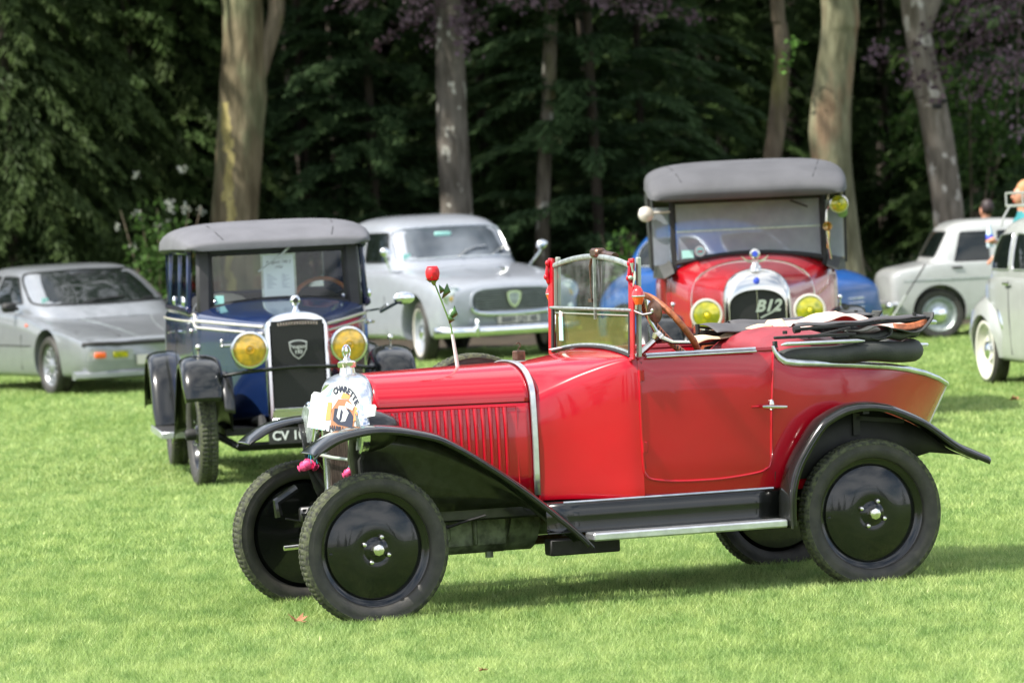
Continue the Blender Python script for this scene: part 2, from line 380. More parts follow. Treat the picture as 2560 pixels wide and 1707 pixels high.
def dup(L_,idx):  # duplicate points to sharpen
    o=[]
    for i,p in enumerate(L_): o.append(p); 
    return o
def smooth_(x,X,Y):
    X=list(X);Y=list(Y); i=max(0,min(len(X)-2,int(np.searchsorted(X,x))-1)); n=len(X)
    def sl(k):
        if k<=0: return (Y[1]-Y[0])/(X[1]-X[0])
        if k>=n-1: return (Y[-1]-Y[-2])/(X[-1]-X[-2])
        return (Y[k+1]-Y[k-1])/(X[k+1]-X[k-1])
    h=X[i+1]-X[i]; t=min(1,max(0,(x-X[i])/h)); return float((2*t**3-3*t*t+1)*Y[i]+(t**3-2*t*t+t)*h*sl(i)+(-2*t**3+3*t*t)*Y[i+1]+(t**3-t*t)*h*sl(i+1))
RED=empty('vintage_roadster',(-.8515,20.7183,0),.3038,'bright red open two seat vintage car with black wings, side-on in the foreground','car')
def red_car():
    root=RED
    # ---- bonnet: side panels + top panel, as two meshes
    def bon(x):
        t=(x-.125)/.73; return .268+.085*t, .945-.008*t, 1.092+.012*t   # half width at seam, seam z, crown z
    side=MB(); top=MB(); secs=[]; secs2=[]
    for i in range(25):
        x=.125+.73*i/24; w_,zs,zt=bon(x)
        secs.append([(x,w_-.004,.50),(x,w_+.012,.60),(x,w_+.014,.75),(x,w_+.008,.88),(x,w_+.002,zs-.012),(x,w_-.004,zs-.005)])
        q=[]
        for k in range(19):
            a=PI/2*k/18; q.append((x,(w_+.004)*max(0,math.cos(a))**.80,zs+(zt-zs)*max(0,math.sin(a))**.92))
        secs2.append([(x,w_-.004,zs-.001)]+q+[(a_,-b_,c_) for a_,b_,c_ in q[::-1][1:]]+[(x,-w_+.004,zs-.001)])
    for sgn in (1,-1):
        m=MB().loft([[(a,b*sgn,c) for a,b,c in s] for s in secs],False); o=m.build('bonnet_side','red',root,35,solid=.006)
        if sgn==-1: near=o
    MB().loft(secs2,False).build('bonnet_top','red',root,35,solid=.006)
    # raised louvre panel + louvres
    def ysd(x,z): w_,zs,zt=bon(x); return -(w_+.014-(.006 if z>.88 else 0)*(z-.88)/.06)
    pm=MB(); 
    for a,b in ((.165,.175),(.775,.785)): pm.box(((a+b)/2,ysd(.5,.7)-.0,.72),(.001,.001,.001))
    lv=None
    for i in range(16):
        x=.213+i*.0345; y=ysd(x,.75)
        if lv is None:
            m=MB(); secs_=[]
            for k in range(9):
                z=-.165+.33*k/8; s=math.sin(PI*min(1,max(0.0,(k)/8)))**.35 if 0<k<8 else .05
                secs_.append([(-.010,.006,z),(-.008,-.004*s,z),(-.001,-.013*s,z),(.006,-.012*s,z),(.011,-.003*s,z),(.011,.006,z)])
            m.loft(secs_,True,True); lv=m.mesh('louvre',60); lv.materials.append(M['red'])
        o=bpy.data.objects.new('louvre',lv); COL.objects.link(o); o.parent=near; o.location=(x,y,.75)
    b=MB(); w_=.008
    fr=[(.17,.58),(.17,.925),(.785,.918),(.785,.56)]
    b.tube([(x,ysd(x,z)-.001,z) for x,z in fr],.003,6); b.build('panel_bead','red',near)
    # hinge line
    for sgn in (1,-1): MB().tube([(x,sgn*(bon(x)[0]+.001),bon(x)[1]-.003) for x in np.linspace(.125,.853,12)],.0032,6).build('bonnet_hinge','matte',root)
    # aluminium band
    def arch(x,w0,zs,zt,zb,ex=.012):
        q=[(x,w0+.014,zb),(x,w0+.016,.6),(x,w0+.018,.75),(x,w0+.013,.88),(x,w0+.008,zs)]
        for k in range(1,14):
            a=PI/2*k/13; q.append((x,(w0+.008)*max(0,math.cos(a))**.80,zs+(zt+.006-zs)*max(0,math.sin(a))**.92))
        return q+[(a_,-b_,c_) for a_,b_,c_ in q[::-1][1:]]
    w0,zs,zt=bon(.855); A=arch(.853,w0,zs,zt,.50); B_=[(x+.028,y,z) for x,y,z in A]
    mb=MB(); mb.loft([A,[(x+.003,y*1.012,z+.004*(z>.9)) for x,y,z in A],[(x+.024,y*1.012,z+.004*(z>.9)) for x,y,z in A],B_],False); mb.build('bonnet_band','alu',root,30,solid=.004)
    # ---- scuttle
    S=[]
    def sec(x,w,wt,zb,zs,zt,wm=None):
        wm=wm or w
        return (x,[(0,zb),(wm*.8,zb),(wm*.97,zb),(wm,zb+.012),(w,zb+.14),(w+.002,(zb+zs)/2+.06),(w-.002,zs-.10),(wt,zs-.03),(wt-.03,zs+.002),(wt*.66,zs+(zt-zs)*.62),(wt*.34,zs+(zt-zs)*.92),(0,zt)])
    S=[sec(.879,.366,.352,.475,.975,1.100),sec(.98,.396,.384,.475,1.015,1.109),sec(1.08,.440,.428,.473,1.055,1.121),sec(1.19,.498,.486,.470,1.092,1.134),sec(1.27,.538,.527,.468,1.112,1.143),sec(1.325,.553,.540,.467,1.120,1.150)]
    MB().loft(stations(S,5,4),True,True).build('scuttle','red',root,45)
    # ---- cockpit sides + boat tail: thin-walled shells
    def plan(x,_c={}):   # outer half width
        return smooth_(x,[1.3,1.6,1.9,2.05,2.2,2.35,2.5,2.65,2.8,2.92,3.0,3.06,3.085],[.553,.562,.558,.548,.530,.498,.448,.378,.288,.200,.130,.060,.006])
    def topz(x):
        return smooth_(x,[1.3,1.96,1.99,2.03,2.08,2.2,2.4,2.6,2.75,2.88,3.0,3.085],[1.118,1.110,1.105,1.085,1.055,1.036,1.018,1.000,.975,.945,.905,.868])
    def botz(x): return float(np.interp(x,[1.3,2.0,2.3,3.085],[.467,.455,.45,.45]))
    xs=list(np.linspace(1.322,2.08,16))+list(np.linspace(2.12,3.085,26))
    def sidesec(x,s):
        w=plan(x); zt_=topz(x); zb=botz(x)
        # the stern post leans forward going down
        q=[]
        for fz,fw in ((0,.965),(.04,.985),(.2,.998),(.45,1.0),(.7,1.0),(.86,.995),(.95,.985),(.985,.972),(1.0,.955)):
            z=zb+(zt_-zb)*fz; k=max(0,(x-2.5)/.585); xx=x-(1-fz)*.235*k*k*(3-2*k)*1.0
            q.append((xx,s*w*fw,z))
        for fz,fw in ((.985,.93),(.93,.915),(.5,.91),(.05,.9)):
            z=zb+(zt_-zb)*fz; k=max(0,(x-2.5)/.585); xx=x-(1-fz)*.235*k*k*(3-2*k)-.01*k
            q.append((xx,s*max(0,w*fw-.012),z))
        return q
    for s in (-1,1):
        MB().loft([sidesec(x,s) for x in xs],True,True).build('side_panel','red',root,40)
    nside=[c for c in root.children if c.name.startswith('side_panel')][0]
    # deck over the tail
    mb=MB(); mb.grid(lambda u,v:(2.2+.87*u,(plan(2.2+.87*u)*.95)*(2*v-1),topz(2.2+.87*u)-.006+.03*(1-(2*v-1)**2)*(1-u*.8)),14,10); mb.build('tail_deck','red',root)
    # stern strip
    zt_=.868
    def stern(f): k=1; return (3.087-(1-f)*.235,0,.45+(.872-.45)*f)
    MB().tube([stern(f) for f in np.linspace(0,1,10)],.009,8).build('stern_moulding','alu',root)
    # aluminium top moulding, both sides
    for s in (-1,1):
        P=[(1.992,1.128),(2.0,1.100),(2.02,1.072),(2.05,1.052),(2.1,1.043),(2.2,1.034),(2.35,1.021),(2.5,1.007),(2.62,.994),(2.75,.972),(2.88,.942),(2.98,.910),(3.06,.878),(3.088,.868)]
        rr=[.008,.012,.016,.018,.018,.0175,.017,.0165,.016,.0155,.014,.012,.010,.008]
        MB().tube([(x,s*(plan(x)*.975+.003),z) for x,z in P],rr,10,flat=1).build('tail_moulding','alu',root)
        me=None
        for x in (2.22,2.36,2.52,2.7):
            MB().ell((0,0,0),(.004,.002,.004),6,4)
    # stern crown red cap joins
    # ---- door
    B=bvh(nside); 
    out=[(1.300,1.108),(1.300,.60),(1.315,.565),(1.35,.545),(1.5,.530),(1.7,.528),(1.88,.545),(1.93,.56),(1.955,.60),(1.965,.8),(1.985,1.02),(1.99,1.108)]
    out=[(max(x,1.326),z) for x,z in out]
    d,e=onto(B,rpoly(out,.03,3),'L',.007,6); door=d.build('door','red',root,50)
    BL_=lineonto(B,cr([(1.328,1.10),(1.322,.85),(1.324,.62),(1.335,.572),(1.37,.548),(1.5,.532),(1.7,.530),(1.87,.545),(1.925,.562),(1.95,.60),(1.962,.8),(1.982,1.02),(1.99,1.10)],4),'L',.006)
    MB().tube(BL_,.0065,8).build('door_bead','red',door)
    MB().tube(lineonto(B,[(1.338,1.09),(1.334,.6)],'L',.006),.0022,5).build('seam','matte',door)
    for z in (1.03,.70):
        h=MB(); h.box((1.330,-.566,z),(.028,.012,.05),bev=.003); h.tube([(1.322,-.571,z-.026),(1.322,-.571,z+.026)],.0065,8); h.build('hinge','red',door)
    h=MB(); h.ell((1.962,-.572,.857),(.013,.010,.027),12,8); h.tube([(1.962,-.572,.852),(1.962,-.603,.850)],.007,8); h.tube([(1.905,-.602,.853),(1.925,-.604,.852),(1.99,-.604,.847),(2.025,-.602,.845)],[.006,.0085,.0085,.007],8); h.build('handle','nickel',door)
    MB().tube([(1.865,-.568,.853),(1.90,-.566,.852)],.004,6).build('bolt','red',door)
    mb=MB(); mb.tube([(x,-.553,1.124-.004*(x-1.35)) for x in np.linspace(1.36,1.90,8)],.011,8,flat=.7); mb.tube([(x,-.568,1.113-.004*(x-1.35)) for x in np.linspace(1.36,1.90,8)],.005,6); mb.build('top_strip','alu',door)
    MB().tube([(x,.553,1.124-.004*(x-1.35)) for x in np.linspace(1.36,1.90,8)],.011,8,flat=.7).build('far_top_strip','alu',root)
    # rear seam of quarter
    MB().tube(lineonto(B,[(1.972,.545),(1.970,.47)],'L',.001),.002,5).build('seam','matte',root)
    # ---- interior
    b=MB(); b.box((1.85,0,.50),(1.1,1.02,.03)); b.box((1.36,0,.95),(.03,1.02,.30)); b.build('floor','matte',root)
    for s in (-1,1):
        MB().tube([(x,s*.525,1.112) for x in np.linspace(1.36,2.02,6)],.018,8).build('door_roll','leather',root)
    b=MB(); b.box((1.75,-.24,.66),(.42,.40,.16),bev=.05); b.box((1.75,.24,.66),(.42,.40,.16),bev=.05); b.box((2.22,0,.68),(.35,.72,.14),bev=.05); b.build('seat_cushion','leather',root,50)
    for y in (-.25,.25):
        b=MB(); secs=[]
        for k in range(13):
            a=PI*k/12; secs.append([(1.96+.045*math.cos(t)+.0*k,y+.235*math.cos(a),.72+.39*min(1,max(0,math.sin(a))**.35)*(.5+.5*math.sin(t))*1.0 if 0 else .70+(.40*max(0,math.sin(a))**.4)*(.5+.5*math.sin(t))) for t in np.linspace(0,2*PI,14)[:-1]])
        b.loft(secs,True,True); b.build('seat_back','leather',root,60)
    b=MB(); secs=[]
    for k in range(21):
        a=PI*k/20; h=.15*max(0,math.sin(a))**.6; secs.append([(2.22+.20*math.cos(t),.46*-math.cos(a),1.03+h*(.5+.5*math.sin(t))+.02*math.sin(t)) for t in np.linspace(0,2*PI,16)[:-1]])
    b.loft(secs,True,True); b.build('rear_bolster','leather',root,60)
    b=MB(); b.box((1.43,0,1.06),(.06,1.0,.09),bev=.02); b.build('dashboard','matte',root)
    # ---- running gear skirts, valance, running boards
    for s in (-1,1):
        v=MB(); 
        v.loft([[(x,s*.530,.470),(x,s*.552,.463),(x,s*.563,.450),(x,s*.567,.40),(x,s*.563,.355),(x,s*.568,.338),(x,s*.582,.331)] for x in np.linspace(.84,2.02,8)],False); v.build('valance','black',root,solid=.006)
        MB().tube([(x,s*.548,.468) for x in np.linspace(.93,1.96,6)],.007,6).build('valance_lip','alu' if s<0 else 'black',root)
        r=MB(); r.box((1.495,s*.632,.312),(.95,.135,.036),bev=.007); r.build('running_board','alu',root,30)
    # ---- front wings: crowned strip + inner skirt
    FP=cr([(-.285,.772),(-.25,.805),(-.177,.847),(-.10,.868),(0,.880),(.10,.874),(.209,.853),(.33,.816),(.49,.721),(.69,.577),(.89,.409),(.985,.322),(1.012,.292)],5)
    RP=cr([(1.972,.290),(1.970,.35),(1.978,.456),(2.005,.55),(2.048,.633),(2.14,.758),(2.20,.800),(2.274,.831),(2.34,.842),(2.405,.843),(2.47,.833),(2.535,.815),(2.685,.745),(2.834,.634),(2.92,.590),(3.0,.553)],5)
    def wing(P,s,yo,yi,skirt,name,crown=.014):
        mb=MB(); secs=[]; m=len(P)
        for i,p in enumerate(P):
            t=P[min(i+1,m-1)]-P[max(i-1,0)]; t=t/np.linalg.norm(t); nx,nz=-t[1],t[0]
            if nz<0 and abs(nz)>.2: nx,nz=-nx,-nz
            if name=='r' and i< m*.3 : nx,nz=-abs(nx),abs(nz)
            f=i/(m-1); q=[]
            a0=min(1,f*7+.15) if skirt=='f' else 1
            for u,h in ((-.0,-.024),(0,-.012),(.04,-.002),(.15,crown*.45),(.35,crown*.9),(.55,crown),(.78,crown*.7),(.93,crown*.2),(1.0,-.01)):
                h2=h*(a0 if h>0 else min(1,a0+.2)); yy=yo+(yi-yo)*u
                if skirt=='f': yy=yo-(yo-.62)*(1-min(1,f*9+.45))*(1 if u<.5 else -1)*0+(yi-yo)*u
                hh=h2-crown*.6*0
                q.append((p[0]+nx*(hh-crown*.75*a0),s*yy,p[1]+nz*(hh-crown*.75*a0)))
            secs.append(q)
        mb.loft(secs,False); return mb
    for s in (-1,1):
        w_=wing(FP,s,.712,.47,'f','f').build('front_wing','black',root,45,solid=.006)
        # inner skirt
        P=[p for p in FP if p[0]>-.06][:-6]; sk=MB(); secs=[]
        for p in P:
            x,z=p; f=min(1,max(0,(x+.06)/.16)); zb=z-.03-(z-.03-.455)*(1-(1-f)**3)
            if z-.02<zb: zb=z-.03
            yi=.47; secs.append([(x,s*yi,z-.025),(x+.0,s*(yi-.03),z-.025-(z-.025-zb)*.25),(x,s*(yi-.06),z-.025-(z-.025-zb)*.6),(x,s*(yi-.08),zb)])
        sk.loft(secs,False).build('inner_skirt','blackworn',w_,60,solid=.004)
        # rolled outer edge
        MB().tube([(p[0],s*.712,p[1]-.024) for p in FP[::2]],.006,6).build('rolled_edge','blackworn',w_)
        w2=wing(RP,s,.712,.552,'r','r',.016).build('rear_wing','black',root,45,solid=.006)
        MB().tube([(p[0]+(.012 if i<20 else 0),s*.712,p[1]-(.022 if i>18 else .004)) for i,p in enumerate(RP)][::2],.006,6).build('rolled_edge','blackworn',w2)
        sk=MB(); secs=[]
        for i,p in enumerate(RP[18:-3]):
            x,z=p; zb=min(z-.035,float(np.interp(x,[2.0,2.08,2.6,2.75,3.0],[.47,.50,.55,.585,.55])))
            secs.append([(x,s*.556,z-.03),(x,s*.556,(z-.03+zb)/2),(x,s*.556,zb)])
        sk.loft(secs,False).build('inner_skirt','matte',w2,60,solid=.004)
        st=MB(); st.bar((2.38,s*.56,.80),(2.38,s*.70,.80),.03,.012); st.bar((2.38,s*.565,.80),(2.38,s*.565,.69),.035,.02); st.bar((2.38,s*.565,.77),(2.62,s*.565,.74),.02,.02); st.build('wing_bracket','matte',w2)
    # ---- radiator shell
    def shellsec(x,w,zt,zb,r=.16,n=8):
        # arch outline ring in yz
        o=[(x,-w,zb)]
        for k in range(n*2+1):
            a=PI-PI*k/(n*2); o.append((x,w*math.copysign(abs(math.cos(a))**.62,math.cos(a)),(zt-.17)+.17*max(0,math.sin(a))**.72))
        o.append((x,w,zb)); return o
    sh=MB(); outs=[(.128,.272,1.096),(.10,.274,1.098),(.06,.272,1.094),(.030,.262,1.084),(.015,.248,1.068),(.010,.230,1.050),(.014,.222,1.040),(.035,.220,1.036),(.06,.220,1.036)]
    sh.loft([shellsec(x,w,zt,.50) for x,w,zt in outs],False); shell=sh.build('radiator_shell','softchrome',root,35,solid=.004)
    MB().tube([(.020,-.235,.50),(.016,-.12,.475),(.014,0,.465),(.016,.12,.475),(.020,.235,.50)],.018,8).build('shell_lower_bar','chrome',shell)
    c=MB(); c.loft([[(x,y,z) for x,y,z in shellsec(.04,.222,1.036,.48)],[(x,y,z) for x,y,z in shellsec(.09,.222,1.036,.48)]],False,False)
    ring=shellsec(.045,.221,1.036,.48); n=len(ring); c=MB(); c.add(ring+[(x+.05,y,z) for x,y,z in ring],[tuple(range(n)),tuple(range(n,2*n))]+[(i,(i+1)%n,n+(i+1)%n,n+i) for i in range(n)])
    for k in range(22): y=-.205+.41*k/21; c.box((.043,y,.72),(.006,.004,.42))
    c.build('radiator_core','browncore',shell,0)
    h=MB(); h.lathe([(.046,-.05),(.042,-.01),(.036,.02),(.034,.036),(.042,.037),(.044,.045),(.044,.060),(.036,.066),(.02,.070),(.012,.085),(.001,.086)],(.085,0,1.090),n=20); h.build('filler_cap','nickel',shell,35)
    h=MB(); h.tube([(.085+.017*math.sin(a),0,1.168+.030*(1-math.cos(a))/1.0) for a in np.linspace(-PI,PI,19)],.0055,8); h.ell((.085,0,1.200),(.009,.014,.024),10,8); h.build('mascot','chrome',shell)
    # lamps and bar
    MB().tube([(0.0,-.42,.716),(-.004,0,.712),(0.0,.42,.716)],.008,8).build('lamp_bar','palegreen',root)
    for s in (-1,1):
        L_=MB(); L_.lathe([(.001,.20),(.03,.195),(.06,.17),(.085,.11),(.098,.05),(.100,.03)],(0,s*.43,.85),(1,0,0),28); l=L_.build('headlamp','blackworn',root,40)
        MB().lathe([(.100,.035),(.108,.032),(.111,.015),(.108,0),(.098,-.006),(.094,.002)],(0,s*.43,.85),(1,0,0),32).build('lamp_rim','chrome',l)
        ln=MB(); secs=[]
        ln.lathe([(.096,.004),(.07,-.006),(.04,-.011),(.001,-.013)],(0,s*.43,.85),(1,0,0),32)
        for k in range(-8,9):
            y=k*.0105; hh=math.sqrt(max(0,.09**2-y*y))
            ln.box((-.010,s*.43+y,.85),(.004,.003,hh*1.9))
        ln.build('lamp_lens','lens',l,0)
        MB().tube([(0.03,s*.43,.76),(0.01,s*.42,.716),(.02,s*.41,.62),(.10,s*.40,.50)],[.016,.014,.018,.022],8).build('lamp_stay','matte',l)
    # ---- windscreen
    ws=empty('windscreen',(0,0,0)); ws.parent=root
    for s in (-1,1):
        p=MB(); p.bar((1.292,s*.567,1.105),(1.312,s*.567,1.602),.012,.045,.003,up=(0,1,0)); p.box((1.302,s*.545,1.35),(.012,.035,.5),(0,.04,0)); p.build('post','red',ws,30)
        p=MB(); p.bar((1.328,s*.557,1.115),(1.346,s*.557,1.606),.02,.026,.004,up=(0,1,0)); p.build('grey_post','palegreen',ws,30)
        p=MB(); p.bar((1.290,s*.535,1.13),(1.300,s*.535,1.325),.010,.022,up=(0,1,0)); p.build('rubber_strip','matte',ws)
        # red bracket
        b=MB(); b.ell((1.298,s*.570,1.575),(.014,.012,.018)); b.tube([(1.299,s*.572,1.575),(1.294,s*.574,1.54),(1.291,s*.574,1.50),(1.298,s*.572,1.468)],[.009,.008,.012,.009],8); b.ell((1.290,s*.574,1.500),(.015,.012,.018)); b.build('clamp_bracket','red',ws)
        b=MB(); b.tube([(1.302,s*.588,1.578),(1.302,s*.590,1.555),(1.306,s*.590,1.53)],[.010,.005,.005],8); b.tube([(1.313,s*.590,1.535),(1.311,s*.592,1.50),(1.302,s*.590,1.455)],[.008,.014,.004],8,flat=.5); b.ell((1.294,s*.586,1.502),(.012,.01,.012)); b.build('clamp_lever','palegreen',ws)
        lamp=MB(); lamp.lathe([(.001,-.046),(.017,-.044),(.028,-.008),(.029,0)],(1.322,s*.600,1.405),(0,0,1),16); lp=lamp.build('side_lamp','orangelens',ws,35)
        MB().lathe([(.029,0),(.030,.006),(.024,.028),(.014,.046),(.005,.052),(.001,.053)],(1.322,s*.600,1.405),(0,0,1),16).build('lamp_top','redplastic',lp,50)
        MB().lathe([(.030,-.004),(.031,.002),(.029,.006)],(1.322,s*.600,1.405),(0,0,1),16).build('lamp_band','nickel',lp)
        MB().tube([(1.300,s*.575,1.47),(1.312,s*.590,1.455),(1.318,s*.600,1.445)],.010,8).build('lamp_arm','red',lp)
    # arch frame
    AR=[(1.318+.0,y,1.558+.052*(1-(y/.545)**2)) for y in np.linspace(-.548,.548,25)]
    MB().tube(AR,.013,8,flat=1.2).build('top_frame','greymetal',ws)
    def gl(u,v): y=.535*(2*u-1); zt_=1.552+.050*(1-(y/.545)**2); z=1.308+(zt_-1.308)*v; return (1.307+.010*v,y,z)
    MB().grid(gl,16,6).build('upper_glass','glass',ws)
    for s in (-1,1): MB().bar((1.310,s*.532,1.308),(1.320,s*.532,1.562),.014,.016,up=(0,1,0)).build('glass_edge','palegreen',ws)
    MB().tube([(1.308,-.535,1.307),(1.308,.535,1.307)],.0035,6).build('glass_foot','palegreen',ws)
    MB().tube([(1.300,-.565,1.333),(1.300,.565,1.333)],.008,8).build('split_bar','greymetal',ws)
    def gz(y): return 1.150-.034*(abs(y)/.545)**2.2
    def g2(u,v): y=.53*(2*u-1); z=gz(y)+(1.325-gz(y))*v; return (1.312-.004*v,y,z)
    MB().grid(g2,16,5).build('lower_glass','glasslow',ws)
    MB().tube([(1.304,y,gz(y)+.012) for y in np.linspace(-.54,.54,21)],.008,8).build('scuttle_seal','greymetal',ws)
    MB().tube([(1.288,y,gz(y)+.004) for y in np.linspace(-.54,.54,21)],.006,8).build('scuttle_gasket','matte',ws)
    MB().bar((1.297,.43,1.175),(1.299,.43,1.29),.05,.003,up=(1,0,0)).build('tax_sticker','mint',ws)
    st=MB(); st.bar((1.299,.432,1.288),(1.300,.425,1.315),.04,.003,up=(1,0,0)); st.build('sticker_tape','white',ws)
    MB().box((1.235,.40,1.140),(.05,.06,.003),(0,-.12,0)).build('bonnet_tape','whitecloth',root)
    # wiper
    wm=MB(); wm.box((1.322,-.045,1.630),(.055,.10,.05),bev=.012); wm.tube([(1.335,-.10,1.622),(1.335,-.26,1.610)],.020,10); wm.build('wiper_motor','rust',ws)
    wm=MB(); wm.tube([(1.295,-.03,1.60),(1.290,-.015,1.56),(1.288,-.02,1.46),(1.290,-.02,1.385)],[.008,.006,.003,.003],6); wm.box((1.290,-.02,1.378),(.02,.05,.018)); wm.build('wiper_linkage','rust',ws)
    MB().bar((1.292,-.075,1.60),(1.290,-.06,1.285),.010,.012,up=(1,0,0)).build('wiper_blade','greymetal',ws)
    # mirror
    m=MB(); m.lathe([(.001,-.012),(.03,-.010),(.055,0),(.057,.004),(.05,.009),(.001,.010)],(1.375,-.66,1.325),(.92,.27,.05),24); m.build('mirror','rust',ws)
    m=MB(); m.tube([(1.30,-.575,1.335),(1.312,-.60,1.325),(1.33,-.635,1.312),(1.36,-.665,1.318),(1.378,-.66,1.330)],.006,8); m.ell((1.374,-.662,1.330),(.018,.012,.012)); m.box((1.312,-.575,1.36),(.025,.02,.06),bev=.006); m.build('mirror_arm','nickel',ws)
    for c_ in ws.children_recursive:
        if c_.type=='MESH':
            for v in c_.data.vertices:
                if v.co.z>1.335: v.co.z=1.335+(v.co.z-1.335)*.885
                if v.co.y>0: v.co.x-=.020*v.co.y/.567; v.co.y*=1.035
    # steering wheel
    ax=Vector((.79,0,.61)).normalized(); c=Vector((1.585,-.27,1.235)); u=Vector((0,1,0)); v=ax.cross(u)
    sw=MB(); sw.tube([c+(u*math.cos(a)+v*math.sin(a))*.195 for a in np.linspace(0,2*PI,41)[:-1]],.0155,10,closed=True); sw=sw.build('steering_wheel','brownleather',root)
    lc=MB()
    for k in range(60):
        a=2*PI*k/60; p=c+(u*math.cos(a)+v*math.sin(a))*.183; lc.tube([p-ax*.006-(u*math.cos(a+.05)+v*math.sin(a+.05))*0,p+(u*math.cos(a+.06)-u*math.cos(a)+v*math.sin(a+.06)-v*math.sin(a))*.2+ax*.006],.005,5)
    lc.build('lacing','matte',sw)
    hub=c-ax*.07; sp=MB()
    for a in (PI/2,PI/2+2*PI/3,PI/2+4*PI/3,): 
        p=c+(u*math.cos(a)+v*math.sin(a))*.185; sp.tube([hub,hub.lerp(p,.5)-ax*.02,p],[.014,.010,.009],8)
    sp.lathe([(.001,.02),(.03,.015),(.034,-.01),(.02,-.03)],hub,ax,14); sp.build('spoke','nickel',sw)
    MB().tube([hub,hub-ax*.35],.016,8).build('steering_column','nickel',root)
    # fuel cap on scuttle
    f=MB(); f.lathe([(.040,-.02),(.040,.0),(.030,.004)],(.935,.04,1.105),n=16); fc=f.build('fuel_filler','greymetal',root)
    MB().lathe([(.030,.003),(.032,.005),(.032,.045),(.028,.050),(.001,.052)],(.935,.04,1.105),n=6).build('filler_cap','rust',fc,20)
    MB().tube([(.935+.010*math.cos(a)-.0,.04,1.180+.012*math.sin(a)) for a in np.linspace(-1.6,2.6,9)]+[(.929,.04,1.19)],.0028,6).build('cap_hook','rust',fc); MB().tube([(.935,.04,1.155),(.935,.04,1.17)],.003,6).build('cap_stem','rust',fc)
    # spare wheel on far side
    t=disc_wheel(root,.875,.625,.80,.335,.25,1); t.name='spare_wheel'
    # ---- folded hood
    hd=empty('folded_hood',(0,0,0)); hd.parent=root
    def U(y0,x0,x1,n=12): # U path in plan following body
        a=[(x,-y0*min(1,1.0-.35*max(0,(x-2.45)/.4)**2)) for x in np.linspace(x0,x1,n)]
        cshape=[(x1+.06*math.sin(t),-a[-1][1]*-1*math.cos(t) if 0 else a[-1][1]*math.cos(t)) for t in np.linspace(0,PI,9)[1:-1]]
        b_=[(x,-y) for x,y in a[::-1]]
        return a+cshape+b_
    P=U(.50,2.03,2.74); m=len(P)
    rr=[]; pts=[]
    for i,(x,y) in enumerate(P):
        f=min(i,m-1-i); pts.append((x,y*.98,1.070+.004*math.sin(i*1.1)-.012*max(0,(x-2.5)/.3))); rr.append([.028,.038,.042,.044,.045,.046,.047,.048,.049,.050,.051,.051][f] if f<12 else .053)
    MB().tube(cr(pts,3),np.interp(np.linspace(0,m-1,3*(m-1)+1),range(m),rr),14,flat=1.0,up=(0,0,1)).build('canvas_roll','canvas',hd,70)
    pts2=[(x,y*1.0,z-.022) for x,y,z in pts]; MB().tube(cr(pts2,3),.030,10,flat=.7,up=(0,0,1)).build('canvas_fold','canvas',hd,70)
    for s in (-1,1):
        I=MB(); I.bar((2.005,s*.53,1.165),(2.42,s*.515,1.160),.020,.014,.003); I.bar((2.008,s*.53,1.15),(2.008,s*.53,1.10),.02,.02,.003); I.tube([(2.06,s*.53,1.18),(2.06,s*.53,1.195)],.012,8); I.build('hood_iron','matte',hd)
        q=MB(); q.tube([(2.035,s*.535,1.130),(2.06,s*.54,1.134),(2.42,s*.530,1.128),(2.46,s*.525,1.126)],[.004,.011,.011,.003],8,flat=.9); q.build('hood_strip','alu',hd)
        q=MB(); q.tube([(2.755,s*.40,1.082),(2.78,s*.40,1.085),(2.84,s*.37,1.083)],[.005,.012,.008],8); q.build('strip_end','alu',hd)
        # upper iron
        I=MB(); I.bar((2.13,s*.47,1.195),(2.86,s*.36,1.207),.022,.016,.003); I.tube([(2.125,s*.475,1.195),(2.155,s*.475,1.198)],.018,8); I.bar((2.40,s*.50,1.19),(2.20,s*.46,1.155),.02,.012,.002)
        I.tube([(2.78,s*.37,1.21),(2.78,s*.37,1.24)],.009,6); I.build('hood_bow','matte',hd)
        # top cloth over iron
        def cl(u,v,s=s): x=2.14+.70*u; z=1.207+.016*math.sin(PI*min(1,v*1.4))*(.7+.3*math.sin(u*9+1))+.008*u; return (x,s*(.475-.1*u-.10*v),z+.0025*math.sin(u*22))
        MB().grid(cl,26,8).build('top_cloth','greycanvas',hd,70,solid=.004)
        q=MB(); q.tube([(2.83,s*.36,1.185),(2.86,s*.36,1.190),(2.90,s*.34,1.187)],[.006,.015,.010],8); q.build('bow_end','alu',hd)
        # hanging fold loop (wavy edge)
        def loop(u,v,s=s):
            a=u*2*PI; return (2.46+.30*u-.02*v,s*(.525-.05*u),1.158+.030*math.sin(a*1.0+.2)*(1-u*.5)-.012*v)
        MB().grid(loop,24,2)
        P3=cr([(2.40,s*.50,1.158),(2.37,s*.50,1.178),(2.46,s*.50,1.172),(2.53,s*.50,1.190),(2.60,s*.49,1.178),(2.60,s*.49,1.145),(2.54,s*.49,1.128),(2.50,s*.49,1.138)],4)
        mb=MB(); mb.loft([[(x,y+s*d,z) for x,y,z in P3] for d in (.02,-.02,-.12)],False); mb.build('cloth_loop','canvas',hd,70,solid=.005)
        P4=cr([(2.60,s*.49,1.178),(2.66,s*.48,1.165),(2.72,s*.46,1.150),(2.78,s*.43,1.152),(2.82,s*.41,1.175),(2.86,s*.38,1.205),(2.875,s*.36,1.235)],4)
        mb=MB(); mb.loft([[(x,y+s*d,z) for x,y,z in P4] for d in (.02,-.02,-.10)],False); mb.build('cloth_edge','canvas',hd,70,solid=.006)
